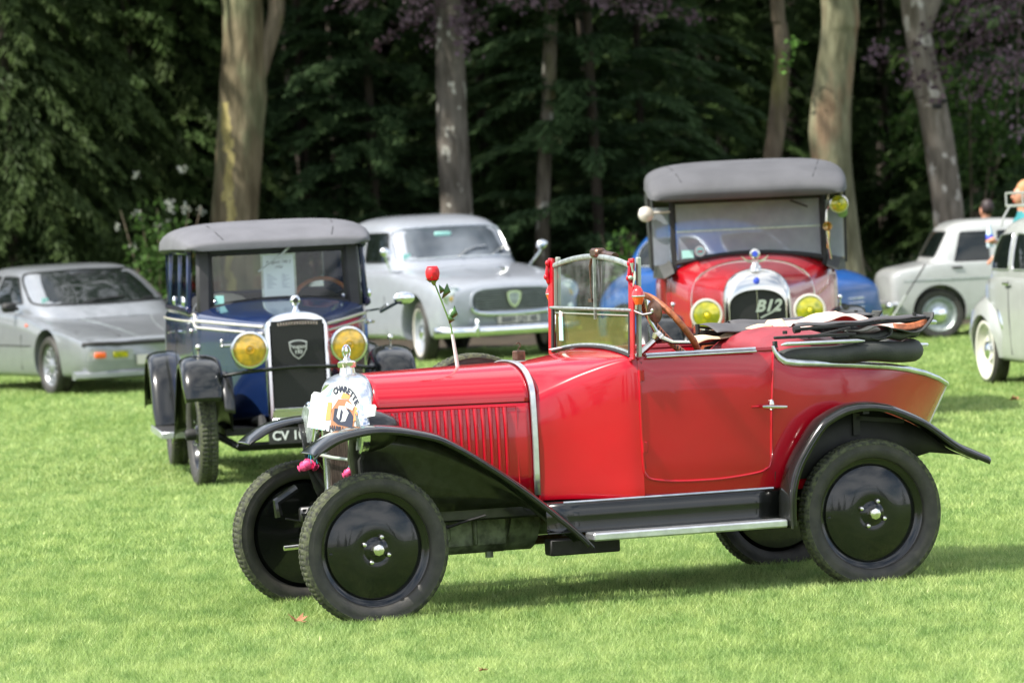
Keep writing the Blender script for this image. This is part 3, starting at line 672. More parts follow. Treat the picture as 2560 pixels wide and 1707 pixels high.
        mb=MB(); mb.grid(lambda u,v,s=s:(2.64+.20*u,s*(.46-.07*u-.02*v),1.165+.030*v+.012*u-.01*math.sin(u*PI)),6,4); mb.build('leather_flap','brownleather' if s<0 else 'canvas',hd,solid=.004)
    P5=U(.49,2.40,2.76); P5=[(x,y*.97,1.142+.006*math.sin(i*1.3)) for i,(x,y) in enumerate(P5)]; n5=len(P5)
    MB().tube(cr(P5,3),[.010+.020*min(1,min(i,3*(n5-1)-i)/9) for i in range(3*(n5-1)+1)],10,flat=.75,up=(0,0,1)).build('canvas_layer','canvas',hd,70)
    # far side black stack (seen through the cockpit)
    q=MB(); q.box((2.16,.47,1.135),(.36,.05,.05),bev=.008); q.bar((2.00,.46,1.175),(2.30,.44,1.150),.022,.02,.003); q.bar((1.99,.46,1.20),(2.24,.42,1.162),.02,.012); q.tube([(1.985,.46,1.17),(1.985,.46,1.215)],.012,8); q.build('far_iron','matte',hd)
    def fc_(u,v): x=1.99+.50*u; return (x,.50-.30*v,1.207+.012*math.sin(PI*v)+.006*math.sin(u*7+v*3)+.003*math.sin(u*19)-.03*(1-u)*v)
    MB().grid(fc_,26,10).build('far_cloth','greycanvas',hd,70,solid=.004)
    # lining: tan sheet with folds
    def tan1(u,v):
        x=1.92+.62*u; y=.34-.30*u+.13*(v-.5)
        z=1.128+.095*u**1.1+.024*math.sin(PI*v)+.010*math.sin(u*13+v*4)+.004*math.sin(u*31)
        return (x,y,z)
    MB().grid(tan1,40,10).build('tan_lining','tan',hd,70,solid=.004)
    def tan2(u,v):
        x=2.22+.60*u; y=.18-.22*v-.28*u
        ridge=math.exp(-((u-.42)/.26)**2)
        z=1.165+.075*ridge*(1-.25*abs(2*v-1)**1.5)+.020*math.sin(u*9+v*3.2)*(1-u)+.007*math.sin(u*26-v*5)+.018*(1-abs(2*v-1))
        return (x,y,z)
    MB().grid(tan2,50,14).build('pink_lining','pinkcloth',hd,70,solid=.005)
    q=MB(); q.tube([(2.22,.16,1.172),(2.235,.12,1.195),(2.26,.06,1.20),(2.27,0.0,1.175)],[.02,.034,.034,.02],10); q.build('lining_roll','tan',hd,70)
    # ---- chassis, engine, axles
    for s in (-1,1): MB().box((1.35,s*.30,.435),(2.9,.05,.075),bev=.01).build('chassis_rail','blackworn',root)
    e=MB(); e.box((.52,0,.33),(.58,.28,.20),bev=.04); e.tube([(.80,0,.36),(.95,0,.33)],[.14,.11],14); e.tube([(.95,0,.33),(1.5,0,.33)],.045,10)
    e.lathe([(.02,-.03),(.02,0)],(.70,-.10,.235),n=8); e.build('engine_sump','greenmetal',root)
    e=MB(); e.box((.47,-.155,.355),(.055,.03,.11),bev=.006); e.box((.62,-.15,.33),(.02,.03,.12),bev=.006); e.tube([(.50,-.16,.40),(.72,-.16,.395)],.008,8)
    for k in range(6): e.box((.44,-.17,.372+.010*k),(.17,.01,.005))
    e.lathe([(.03,0),(.025,.02)],(.83,-.31,.45),(0,-1,0),12); e.build('engine_fitting','greenmetal',root)
    MB().box((1.10,-.28,.245),(.34,.10,.075),bev=.006).build('battery_box','matte',root)
    MB().tube([(.55,.2,.30),(1.0,.15,.25),(1.6,.1,.26),(2.5,.1,.28)],.022,8).build('exhaust_pipe','rust',root)
    for x in (0.0,2.409):
        MB().tube([(x,-.55,.33),(x,-.3,.30),(x,.3,.30),(x,.55,.33)],.026,8).build('axle','matte',root)
    for s in (-1,1):
        for k,(a,b) in enumerate(((-.16,.62),(2.0,2.85))):
            q=MB()
            for j in range(5): q.tube([(a+.06*j,s*.33,.42-.012*j),((a+b)/2,s*.33,.33-.010*j),(b-.06*j,s*.33,.42-.012*j)],.010,6,flat=.5)
            q.build('leaf_spring','matte',root)
        q=MB(); q.tube([(-.19,s*.33,.43),(-.20,s*.33,.50),(-.10,s*.33,.56)],.022,8); q.build('dumb_iron','black',root)
    MB().tube([(0,-.50,.28),(.0,.50,.28)],.012,8).build('track_rod','matte',root)
    q=MB(); q.tube([(-.05,0,.315),(-.26,0,.308)],.011,8); q.build('starting_handle','nickel',root)
    # apron between the wings
    q=MB(); q.grid(lambda u,v:(-.02-.05*math.sin(PI*u)*(1-v)-.06*(1-v),-.36+.72*u,.44+.05*v),12,4); q.build('front_apron','black',root,solid=.005)
    # wheels
    nA=R(65)
    for (x,s,st) in ((0,-1,.0376),(0,1,.0376),(2.409,-1,0),(2.409,1,0)):
        disc_wheel(root,x,s*.617,.325,.349,.258,s,st,na=nA if s<0 else 1.9)
red_car()
# ---- things on the red car
def R2(p): # local point on red car -> world
    a=.3038; x,y,z=p; return Vector((-.8515+x*math.cos(a)-y*math.sin(a),20.7183+x*math.sin(a)+y*math.cos(a),z))
def plaque():
    A=Vector((-.125,.015,0)); B_=Vector((.075,-.395,0)); U=(B_-A); W_=U.length; U.normalize(); Nn=Vector((U.y,-U.x,0)); 
    if Nn.x>0: Nn=-Nn
    base=R2((-.03,-.35,0)); ca,sa=math.cos(.3038),math.sin(.3038); rot=lambda v:Vector((v.x*ca-v.y*sa,v.x*sa+v.y*ca,v.z))
    o=empty('rally_plate',base,0,'white bell-shaped rally plate with orange and black print tied to the radiator','rally plate')
    Uw=rot(U); Nw=rot(Nn); T=(Vector((0,0,1))+Nw*-.16).normalized()
    def fr(u,v,h): return Vector((0,0,.945))+Uw*u+T*(v-.10*u)+Nw*(.012+h)
    pl=[(-.235,-.10),(-.222,.05),(-.205,.066),(-.16,.065),(-.13,.085),(-.09,.115),(-.04,.132),(.01,.132),(.06,.115),(.10,.085),(.13,.055),(.165,.045),(.215,.05),(.228,.04),(.225,.0),(.13,-.02),(.10,-.105),(.0,-.105)]
    MB().prism([(u,v) for u,v in pl],fr,.006).build('plate','whiteplate',o,0)
    def patch(name,m,poly,h=.0075): MB().prism(poly,lambda u,v,hh:fr(u,v,h+hh),.001).build(name,m,o,0)
    def arc(c,r0,r1,a0,a1,n=10): return [(c[0]+r1*math.cos(a),c[1]+r1*math.sin(a)) for a in np.linspace(a0,a1,n)]+[(c[0]+r0*math.cos(a),c[1]+r0*math.sin(a)) for a in np.linspace(a1,a0,n)]
    for k,ch in enumerate('CHARETTE'):
        a=2.05-k*.20; c0=(0.0,-.03); 
        text(ch,.040,'ink',o,'letter',fr=lambda u,v,h,a=a:fr(c0[0]+(.118+v)*math.cos(a)+u*math.sin(a),c0[1]+(.128+v)*math.sin(a)-u*math.cos(a),.0085+h),thick=.001,bold=.0018)
    patch('orange_print','orangeink',[(-.015,.055),(.045,.058),(.05,.078),(.0,.082)]); patch('orange_print','orangeink',[(-.11,-.055),(-.075,-.05),(-.072,.03),(-.10,.03)])
    patch('brown_print','brownink',[(-.07,-.09),(.09,-.075),(.095,.02),(.04,.055),(-.03,.05),(-.07,.0)],.0072)
    patch('car_print','ink',[(-.055,-.05),(-.02,-.065),(.08,-.07),(.085,-.02),(.05,.012),(.0,.01),(-.05,.005)],.0085)
    patch('car_print','whiteplate',[(-.03,-.03),(.0,-.05),(.03,-.045),(.05,-.005),(.02,.022),(-.02,.02)],.0095)
    patch('car_print','ink',[(-.012,-.045),(.004,-.046),(.012,-.002),(-.004,.008)],.0105); patch('car_print','whiteplate',[(.02,.02),(.075,.01),(.085,.03),(.03,.045)],.0095)
    patch('orange_print','orangeink',[(.085,-.04),(.11,-.03),(.112,.02),(.092,.03)],.009)
    patch('aqua_print','aqua',[(-.12,.055),(-.09,.06),(-.075,.095),(-.085,.10)]); patch('aqua_print','aqua',[(.115,-.01),(.15,-.0),(.14,.04),(.12,.05)])
    text('HABILLAUD',.033,'ink',o,'lettering',fr=lambda u,v,h:fr(u+.01,v-.086,.0098+h),thick=.001,bold=.0012)
    for k in range(12): patch('check_print','aqua' if k<3 else 'ink',[(-.20+.03*k,-.102),(-.19+.03*k,-.102),(-.19+.03*k,-.096),(-.20+.03*k,-.096)])
    s=MB(); p0=fr(-.0,.125,0); p1=R2((.06,-.02,1.145))-base; s.tube([p0,p1],.0022,5); s.tube([p1,p1+Uw*.03+Vector((0,0,.004))],.0022,5); s.build('string','stone',o)
plaque()
def rosef():
    o=empty('rose',R2((.605,-.05,1.098)),.3038,'single red artificial rose in a white tube standing up from the red bonnet','flower')
    MB().tube([(0,0,0),(-.018,0,.155)],[.0095,.0075],10).build('holder','whiteplate',o)
    st=cr([(-.018,0,.15),(-.025,0,.20),(-.055,0,.29),(-.085,.005,.38),(-.098,0,.41)],5); MB().tube(st,.0038,6).build('stem','stem',o)
    for k,(i,dx) in enumerate(((.215,.055),(.205,.05),(.32,.05),(.345,.045))):
        a=Vector((-.03-(i-.2)*.27,0,i)); t=a+Vector((dx*.55*(1 if k%2==0 else -.25),-.012,.075-.03*(k%2))); mid=(a+t)/2+Vector((.012,-.01,0))
        mb=MB(); mb.loft([[a,a,a],[mid+Vector((-.016,0,.006)),mid+Vector((0,-.006,0)),mid+Vector((.016,0,-.006))],[t,t,t]],False); mb.build('leaf','leafgreen',o,60,solid=.001)
    c=Vector((-.100,0,.44)); b=MB()
    b.lathe([(.004,-.035),(.018,-.025),(.030,-.005),(.032,.012),(.026,.028),(.016,.034),(.010,.028)],c,(-.1,0,1),12); bl=b.build('bloom','rose',o,60)
    for k in range(5):
        a=k*1.26; m=MB(); secs=[]
        for v in np.linspace(0,1,6): secs.append([c+Vector(((.030+.006*v)*max(0,math.sin(PI*(.25+.6*v)))**.6*math.cos(a+d),(.030+.006*v)*max(0,math.sin(PI*(.25+.6*v)))**.6*math.sin(a+d),-.028+.064*v)) for d in np.linspace(-.75,.75,6)])
        m.loft(secs,False).build('petal','rose',bl,60,solid=.0015)
    s=MB(); s.lathe([(.003,-.055),(.010,-.045),(.014,-.034),(.008,-.028)],c,(-.1,0,1),8)
    for k in range(5): a=k*1.26+.5; s.tube([c+Vector((.010*math.cos(a),.010*math.sin(a),-.036)),c+Vector((.034*math.cos(a),.034*math.sin(a),-.022+.01*(k%2)))],[.005,.001],4)
    s.build('sepal','stem',o)
rosef()
def flower(name,p,label,sc_):
    o=empty(name,R2(p),.3038,label,'flower'); m=MB()
    c0=Vector((-.022*sc_,0,-.052))
    for k in range(22):
        a=k*2.4; t=k/22; r=.034*sc_*t**.6; d=Vector((math.cos(a),math.sin(a)*.8,.55-1.1*t)).normalized(); c=c0+Vector((r*math.cos(a)*1.15,r*math.sin(a)*.8,.014*sc_*(1-2*t)+.004*math.sin(k)))
        m.ell(c,(.017*sc_,.014*sc_,.0035*sc_),8,4,d.to_track_quat('Z','Y').to_matrix())
    m.build('petals','pink',o,70)
    m=MB(); m.tube([(0,0,0),(.01,-.005,-.03),(-.01,0,-.055)],.004,6); m.tube([(.0,0,-.02),(.03,-.01,-.045),(.045,-.01,-.075)],[.006,.009,.003],6,flat=.4); m.build('stalk','stem',o)
    m=MB()
    for k in range(5): a=k*1.25; m.tube([(0,0,.012),(.018*math.cos(a),.02*math.sin(a),.0),(.026*math.cos(a+.4),.026*math.sin(a+.4),-.03-.004*k)],.0022,5)
    m.tube([(.010*math.cos(a),.002,.010*math.sin(a)) for a in np.linspace(0,6.2,9)],.003,5); m.build('string','cyanstring',o)
flower('tied_flower',(0.0,.385,.712),'pink flower tied with cyan string to the left end of the lamp bar',1.25)
flower('tied_flower',(0.0,-.345,.712),'pink flower tied with cyan string just above the front tyre',.95)
# ================================================================ shared pieces of the other cars
def headlamp(root,x,y,z,r,lens,depth=.16,rim='chrome',body='black',glow=None,name='headlamp'):
    l=MB().lathe([(.001,depth),(r*.35,depth*.96),(r*.68,depth*.78),(r*.9,depth*.4),(r*.95,.02)],(x,y,z),(1,0,0),24).build(name,body,root,50)
    MB().lathe([(r*.93,.022),(r*1.0,.018),(r*1.03,.004),(r*.99,-.012),(r*.90,-.014),(r*.86,-.004)],(x,y,z),(1,0,0),28).build('lamp_rim',rim,l,50)
    MB().lathe([(r*.88,-.004),(r*.6,-.016),(r*.3,-.022),(.001,-.024)],(x,y,z),(1,0,0),24).build('lamp_lens',lens,l,60)
    m=MB().lathe([(r*.26,-.022),(r*.24,-.030),(r*.17,-.030),(r*.16,-.024)],(x,y,z),(1,0,0),16); m.build('lens_ring','amber' if lens=='amber' else lens,l)
    if glow: MB().ell((x-.026,y,z),(.008,r*.15,r*.15),10,6).build('bulb',glow,l)
    return l
def wingsweep(root,P,yc,hw,name,m,crown=.07,skirt=None,flare=.0,inner=None):
    """rounded wing following path P (x,z); yc signed centre"""
    s=1 if yc>0 else -1; P=np.asarray(P); n=len(P); secs=[]
    for i,p in enumerate(P):
        t=P[min(i+1,n-1)]-P[max(i-1,0)]; t=t/np.linalg.norm(t); nx,nz=-t[1],t[0]
        if nz<0 and abs(nz)>.25: nx,nz=-nx,-nz
        f=i/(n-1); k=min(1,math.sin(PI*min(1,f*1.6+.10) if f<.25 else PI/2)+.15); w_=hw*(.80+.20*k) 
        q=[]
        for a in np.linspace(0,PI,13):
            h=(math.sin(a)**.55 if math.sin(a)>0 else 0)*crown*(.55+.45*k)-crown*(.55+.45*k)
            q.append((p[0]+nx*h,yc-s*w_*math.cos(a)*-1,p[1]+nz*h))
        secs.append(q)
    o=MB().loft(secs,False).build(name,m,root,60,solid=.006)
    if skirt is not None:
        q=[]
        for i,p in enumerate(P):
            zb=skirt(p[0],p[1]-crown); yi=yc-s*hw*.95
            q.append([(p[0],yi,p[1]-crown*.95),(p[0],yi-s*.03,(p[1]-crown+zb)/2),(p[0],yi-s*.07,zb)])
        MB().loft(q,False).build('inner_skirt',inner or 'blackworn',o,60,solid=.004)
    return o
def old_wheel(root,x,y,z,Rt,Rr,side,m='black',steer=0,hub='matte',wd=.13):
    s=side; w_=MB().lathe([(.001,s*.05),(.05,s*.05),(.07,s*.03),(.11,s*.03),(.16,s*.01),(Rr-.04,s*-.01),(Rr-.03,s*-.02),(Rr-.015,s*.02),(Rr,s*.04),(Rr+.01,s*.04),(Rr,s*0),(Rr-.03,s*-.04),(.1,s*-.03),(.001,s*-.03)],ax=(0,1,0),n=40).build('wheel',m,root,35)
    w_.location=(x,y,z); w_.rotation_euler=(0,0,steer)
    t=tyre_mesh(Rt,Rr,wd,70,groove=.009).build('tyre','rubber',w_,50); setmat_by_radius(t,Rt,.03,'tread')
    MB().lathe([(.04,s*.04),(.04,s*.10),(.032,s*.115),(.001,s*.12)],ax=(0,1,0),n=16).build('hub_cap',hub,w_,40)
    me=None
    for k in range(5):
        a=k*2*PI/5+.3
        if me is None: me=MB().lathe([(.011,0),(.011,s*.018),(.001,s*.02)],ax=(0,1,0),n=6).mesh('wheel_nut'); me.materials.append(M['chrome'])
        n=bpy.data.objects.new('wheel_nut',me); COL.objects.link(n); n.parent=w_; n.location=(.085*math.cos(a),s*.032,.085*math.sin(a))
    return w_
def shield(x,y,z,hw,h,m,parent,t=.012,name='badge'):
    p=[(-hw,h*.42),(-hw*.5,h*.5),(0,h*.52),(hw*.5,h*.5),(hw,h*.42),(hw*.92,0),(hw*.55,-h*.3),(0,-h*.5),(-hw*.55,-h*.3),(-hw*.92,0)]
    return MB().prism(p,lambda u,v,d:(x-d,y-u,z+v),t).build(name,m,parent,0)
def front_text(s,size,m,parent,x,y,z,**k):
    return text(s,size,m,parent,fr=lambda u,v,h:(x-h,y-u,z+v),**k)
# ================================================================ blue saloon
def blue_car():
    root=empty('vintage_saloon',(-1.486,30.408,0),1.716,'dark blue vintage saloon with grey cloth roof and two yellow headlamps','car')
    # bonnet + lower body as one pressed shell
    def sec(x,w,zb,zs,zt,top=True):
        return (x,[(0,zb),(w*.8,zb),(w*.96,zb+.01),(w*.985,zb+.12),(w,(zb+zs)/2),(w,zs-.10),(w*.985,zs-.02),(w*.93,zs+.012),(w*.7,zs+(zt-zs)*.62),(w*.38,zs+(zt-zs)*.92),(0,zt)])
    st=[sec(-.24,.205,.45,1.060,1.125),sec(-.1,.255,.44,1.070,1.14),sec(.2,.38,.42,1.092,1.165),sec(.5,.49,.40,1.112,1.185),sec(.75,.575,.38,1.13,1.205),sec(.87,.60,.36,1.14,1.215),sec(1.0,.625,.36,1.13,1.18),sec(1.5,.67,.36,1.12,1.16),sec(2.1,.70,.36,1.12,1.16),sec(2.5,.70,.38,1.12,1.16),sec(2.72,.66,.42,1.10,1.14)]
    body=MB().loft(stations(st,4,4),True,True).build('body','blue',root,50); B=bvh(body)
    for s,vw in ((1,'R'),(-1,'L')):
        for dz,m,r in ((0,'ivory',.010),(-.045,'ivory',.008)):
            P=lineonto(B,[(x,z+dz) for x,z in cr([(-.2,1.055),(.2,1.07),(.6,1.085),(.84,1.095),(.9,1.13),(1.2,1.13),(1.8,1.13),(2.5,1.13)],4)],vw,.003); MB().tube(P,r,6).build('coachline',m,body)
        MB().tube(lineonto(B,[(.95,1.08),(.93,.8),(.95,.42)],vw,.001),.003,5).build('door_seam','matte',body); MB().tube(lineonto(B,[(1.68,1.08),(1.68,.8),(1.66,.42)],vw,.001),.003,5).build('door_seam','matte',body)
        for x,z in ((.93,1.02),(.93,.62)): MB().box((x,s*.62,z),(.05,.03,.03),bev=.006).build('hinge','chrome',body)
        h=MB(); h.tube([(1.60,s*.69,1.0),(1.60,s*.73,1.0)],.01,8); h.tube([(1.52,s*.73,1.0),(1.64,s*.73,1.0)],.011,8); h.build('door_handle','chrome',body)
        MB().lathe([(.012,0),(.018,.015),(.010,.03),(.001,.034)],(.86,s*.45,1.205),n=10).build('bonnet_clip','chrome',body); 
        h=MB(); h.tube([(.15,s*.40,.93),(.15,s*.47,.93)],.012,8); h.box((.15,s*.475,.93),(.09,.02,.018),bev=.005); h.box((.15,s*.475,.95),(.018,.02,.05),bev=.005); h.build('bonnet_catch','nickel',body)
    # cabin posts (windows are real openings)
    cb=empty('cabin',(0,0,0)); cb.parent=root
    for s in (-1,1):
        MB().bar((.875,s*.53,1.13),(.905,s*.515,1.60),.10,.09,.02,up=(1,0,0)).build('windscreen_post','postcloth',cb)
        for x,w_ in ((1.02,.05),(1.66,.08),(2.42,.16)):
            MB().bar((x,s*(.625+.02*(x-1)),1.13),(x,s*(.60+.02*(x-1)),1.60),.04,w_,.01,up=(1,0,0)).build('side_post','blue',cb)
        MB().bar((.95,s*.615,1.575),(2.5,s*.64,1.575),.045,.05,.01).build('roof_rail','blue',cb)
        MB().bar((.95,s*.63,1.165),(2.5,s*.665,1.165),.045,.05,.01).build('waist_rail','blue',cb)
        for a,b in ((1.05,1.62),(1.71,2.34)):
            MB().grid(lambda u,v:(a+(b-a)*u,s*(.635+.02*(a+(b-a)*u-1)-.025*v),1.19+.36*v),2,2).build('side_window','glassclean',cb,0)
        m=MB(); m.ell((1.05,s*.65,1.22),(.02,.02,.035)); m.build('window_hinge','chrome',cb); m=MB(); m.ell((1.70,s*.67,1.22),(.02,.02,.035)); m.build('window_hinge','chrome',cb)
    MB().box((.905,0,1.575),(.07,1.13,.075),bev=.01).build('header','postcloth',cb)
    q=MB(); q.tube([(.868,y,1.205-.045*(abs(y)/.52)**2) for y in np.linspace(-.52,.52,15)],.028,8); q.build('windscreen_sill','matte',cb)
    fr=rpoly([(-.47,1.19),(.47,1.19),(.47,1.545),(-.47,1.545)],.03,3); MB().tube([(.868+.02*(z-1.19)/.35,y,z) for y,z in fr],.014,6,closed=True).build('window_frame','matte',cb)
    MB().grid(lambda u,v:(.872+.02*v,.47*(2*u-1),1.185+.36*v),2,2).build('windscreen','glassclean',cb,0)
    rear=MB(); 
    for y0,y1 in ((-.66,-.50),(.50,.66)): rear.box((2.62,(y0+y1)/2,1.38),(.05,y1-y0,.5))
    rear.box((2.62,0,1.19),(.05,1.0,.12)); rear.box((2.62,0,1.59),(.05,1.0,.08)); rear.build('back_panel','blue',cb)
    MB().box((2.62,0,1.40),(.006,1.0,.31)).build('rear_window','glassclean',cb)
    # roof
    secs=[]
    for x,w_,z0,z1 in ((.74,.54,1.585,1.610),(.75,.60,1.590,1.632),(.80,.64,1.590,1.655),(1.0,.675,1.590,1.705),(1.3,.70,1.59,1.745),(1.7,.715,1.585,1.765),(2.1,.72,1.58,1.755),(2.45,.715,1.57,1.71),(2.62,.69,1.55,1.65),(2.70,.62,1.52,1.58)):
        q=[]
        for a in np.linspace(0,PI,21): q.append((x,w_*math.copysign(abs(math.cos(a))**.62,math.cos(a)),z0+(z1-z0)*max(0,math.sin(a))**.50))
        q+=[(x+.0,-w_*.97,z0-.012),(x,w_*.97,z0-.012)]; secs.append(q)
    rf=MB().loft(cr(secs,3),True,True).build('roof','greyhood2',root,60); RB=bvh(rf)
    for s in (-1,1): MB().tube(lineonto(RB,[(x,s*y) for x,y in ((.78,.38),(.95,.41),(1.3,.44),(1.8,.46))],'T',.001),.004,5).build('roof_seam','matte',rf)
    # radiator
    def arch(x,w_,zt,zb,rise,n=12): return [(x,w_,zb)]+[(x,w_*math.cos(a),zt-rise+rise*max(0,math.sin(a))**.9) if 0<a<PI else (x,w_*math.cos(a),zt-rise) for a in np.linspace(0,PI,n*2+1)]+[(x,-w_,zb)]
    _a=arch
    def arch(*k): return [(x+.06*(z-.41),y,z) for x,y,z in _a(*k)]
    sh=MB().loft([arch(-.22,.215,1.150,.41,.11),arch(-.30,.216,1.150,.41,.11),arch(-.325,.205,1.138,.42,.10),arch(-.325,.185,1.10,.50,.05),arch(-.31,.178,1.09,.505,.045),arch(-.28,.178,1.09,.505,.045)],False).build('radiator_shell','chrome',root,35)
    MB().box((-.285,0,.79),(.03,.35,.60)).build('radiator_core','core',sh)
    q=MB(); q.box((-.31,0,.425),(.04,.40,.03),bev=.008); q.box((-.315,0,.495),(.02,.36,.02),bev=.004); q.build('lower_trim','chrome',sh)
    q=MB(); q.box((-.30,0,.46),(.02,.38,.05)); q.build('trim_backing','nickel',sh)
    me=None
    for k in range(20):
        if me is None: me=MB().box((0,0,0),(.012,.008,.05)).mesh('trim_slat',0); me.materials.append(M['chrome'])
        n=bpy.data.objects.new('trim_slat',me); COL.objects.link(n); n.parent=sh; n.location=(-.315,-.17+.34*k/19,.46)
    for k in range(16): pass
    q=MB(); 
    for k in range(15): y=-.13+.26*k/14; q.box((-.332,y,1.075-.8*y*y*.4),(.012,.010,.022))
    q.build('header_beads','nickel',sh); tag(q and sh.children[-1],kind='stuff')
    bd=shield(-.302,.0,.893,.062,.13,'alu',sh); shield(-.311,.0,.893,.053,.112,'matte',bd,name='badge_field')
    front_text('Peugeot',.036,'alu',bd,-.326,.0,.915,bold=.0006); front_text('190',.036,'alu',bd,-.326,.0,.878,bold=.001)
    q=MB().lathe([(.03,-.02),(.028,.0),(.018,.01),(.014,.03),(.02,.04)],(-.27,0,1.155),n=14); q.build('filler_cap','chrome',sh)
    q=MB(); q.ell((-.27,0,1.225),(.032,.036,.036),14,10); ms=q.build('mascot','chrome',sh); MB().lathe([(.02,0),(.018,-.008),(.001,-.01)],(-.302,0,1.225),(1,0,0),12).build('dial','matte',ms)
    for s in (-1,1):
        headlamp(root,-.40,s*.335,.912,.125,'amber',.17,'chrome','blue')
        MB().tube([(-.36,s*.335,.80),(-.36,s*.335,.765)],.018,8).build('lamp_post','matte',root)
    MB().tube(cr([(-.20,-.60,.72),(-.30,-.5,.745),(-.36,-.335,.765),(-.37,0,.782),(-.36,.335,.765),(-.30,.5,.745),(-.20,.60,.72)],5),.013,8).build('lamp_bar','black',root)
    MB().tube([(-.345,.30,.86),(-.375,.02,.815)],.004,5)
    # wings
    FP=cr([(-.43,.585),(-.40,.70),(-.30,.815),(-.14,.875),(.02,.875),(.18,.815),(.38,.665),(.58,.48),(.76,.36),(.95,.315)],4)
    RPp=cr([(1.86,.31),(1.92,.45),(2.05,.68),(2.22,.80),(2.42,.84),(2.62,.80),(2.80,.66),(2.92,.44)],4)
    for s in (-1,1):
        f=wingsweep(root,FP,s*.655,.138,'front_wing','black',.075,skirt=lambda x,z:min(z,max(.32,.36)) if x>-.2 else z-.02)
        wingsweep(root,RPp,s*.70,.15,'rear_wing','black',.07,skirt=lambda x,z:min(z,.45))
        q=MB(); q.tube([(-.08,s*.655,.86),(-.08,s*.655,.92)],.007,6); q.ell((-.08,s*.655,.935),(.018,.02,.024)); q.build('side_lamp','nickel',f)
        b=MB(); b.box((1.4,s*.76,.305),(1.1,.20,.03),bev=.005); bb=b.build('running_board','matte',root); MB().bar((.85,s*.865,.303),(1.95,s*.865,.303),.014,.05,.004).build('board_edge','alu',bb); MB().box((.845,s*.76,.303),(.012,.21,.045),bev=.003).build('board_end','alu',bb)
        for x,st_ in ((0,0.06),(2.42,0)): old_wheel(root,x,s*.65,.345,.365,.245,s,'black',st_)
    a=MB(); a.tube([(0,-.55,.33),(-.02,-.40,.24),(-.02,.40,.24),(0,.55,.33)],.026,8); a.build('axle','matte',root)
    MB().tube([(-.10,-.46,.26),(-.10,.46,.26)],.016,8).build('track_rod','matte',root)
    a=MB(); a.box((.3,0,.30),(.5,.3,.16),bev=.03); a.build('engine_sump','matte',root)
    MB().box((1.2,0,.35),(2.6,1.0,.05)).build('floor','matte',root)
    for s in (-1,1): MB().tube([(-.42,s*.27,.36),(-.30,s*.27,.44),(.2,s*.28,.40),(2.6,s*.3,.42)],.03,8).build('chassis_rail','matte',root)
    pl=MB().box((-.43,.0,.325),(.008,.48,.105),bev=.002).build('number_plate','matte',root); front_text('CV 10',.085,'whiteplate',pl,-.436,.215,.325,align='LEFT',bold=.002)
    # interior
    for y in (-.33,.33):
        m=MB(); secs=[]
        for k in range(11): a=PI*k/10; secs.append([(1.72+.06*math.cos(t),y+.24*math.cos(a),.9+(.36*max(0,math.sin(a))**.4)*(.5+.5*math.sin(t))) for t in np.linspace(0,2*PI,12)[:-1]])
        m.loft(secs,True,True).build('seat_back','ivory' if y>0 else 'darkcloth',root,60)
    m=MB(); m.box((2.35,0,1.03),(.18,1.1,.40),bev=.07); m.build('rear_seat','darkcloth',root)
    MB().box((1.02,0,1.17),(.10,1.16,.06),bev=.02).build('dashboard','matte',root)
    c=Vector((1.22,-.34,1.16)); m=MB().tube([c+Vector((.10*math.sin(a)*.6,.205*math.cos(a),.175*math.sin(a))) for a in np.linspace(0,2*PI,33)[:-1]],.015,8,closed=True).build('steering_wheel','wood',root)
    m2=MB(); [m2.tube([c,c+Vector((.06*math.sin(a),.2*math.cos(a),.17*math.sin(a)))],.008,6) for a in (.5,2.6,4.7)]; m2.build('spoke','matte',m)
    MB().box((.857,.42,1.225),(.003,.065,.065),bev=.001).build('sticker','mint',cb)
    m=MB(); m.bar((.850,-.125,1.605),(.845,.0,1.50),.016,.012,up=(1,0,0)); m.bar((.845,-.02,1.52),(.842,.14,1.41),.011,.009,up=(1,0,0)); m.build('wiper','greymetal',cb)
    m=MB(); m.tube([(.80,-.60,1.10),(.62,-.68,1.115),(.55,-.72,1.145)],.008,8); m.tube([(.62,-.68,1.095),(.42,-.80,1.17)],.012,8); m.ell((.40,-.82,1.185),(.02,.075,.045)); m.build('wing_mirror','chrome',root)
    p=empty('information_sheet',Vector((-1.486,30.408,0)),1.716,'printed information sheet in a clear frame standing inside the windscreen of the dark blue saloon','paper')
    f=MB().box((.915,-.008,1.388),(.006,.245,.335),bev=.001).build('sheet_holder','lens',p,0); s_=MB().box((.909,-.008,1.375),(.004,.215,.29)).build('sheet','paper',p,0)
    front_text('Peugeot 190 S',.030,'ink',s_,.9065,-.008,1.47,shear=.3,thick=.001); front_text('1930',.028,'ink',s_,.9065,-.008,1.435,shear=.3,thick=.001)
    m=MB()
    for r_ in range(9):
        for a,b in ((.085,.085-.03-.05*((r_*37)%7)/7),(-.02,-.02-.02-.045*((r_*53)%5)/5)): m.box((.9065,(a+b)/2-.008,1.385-.0115*r_),(.001,abs(a-b),.0035))
    tag(m.build('printed_lines','palink',s_,0),kind='stuff')
    return root
blue_car()
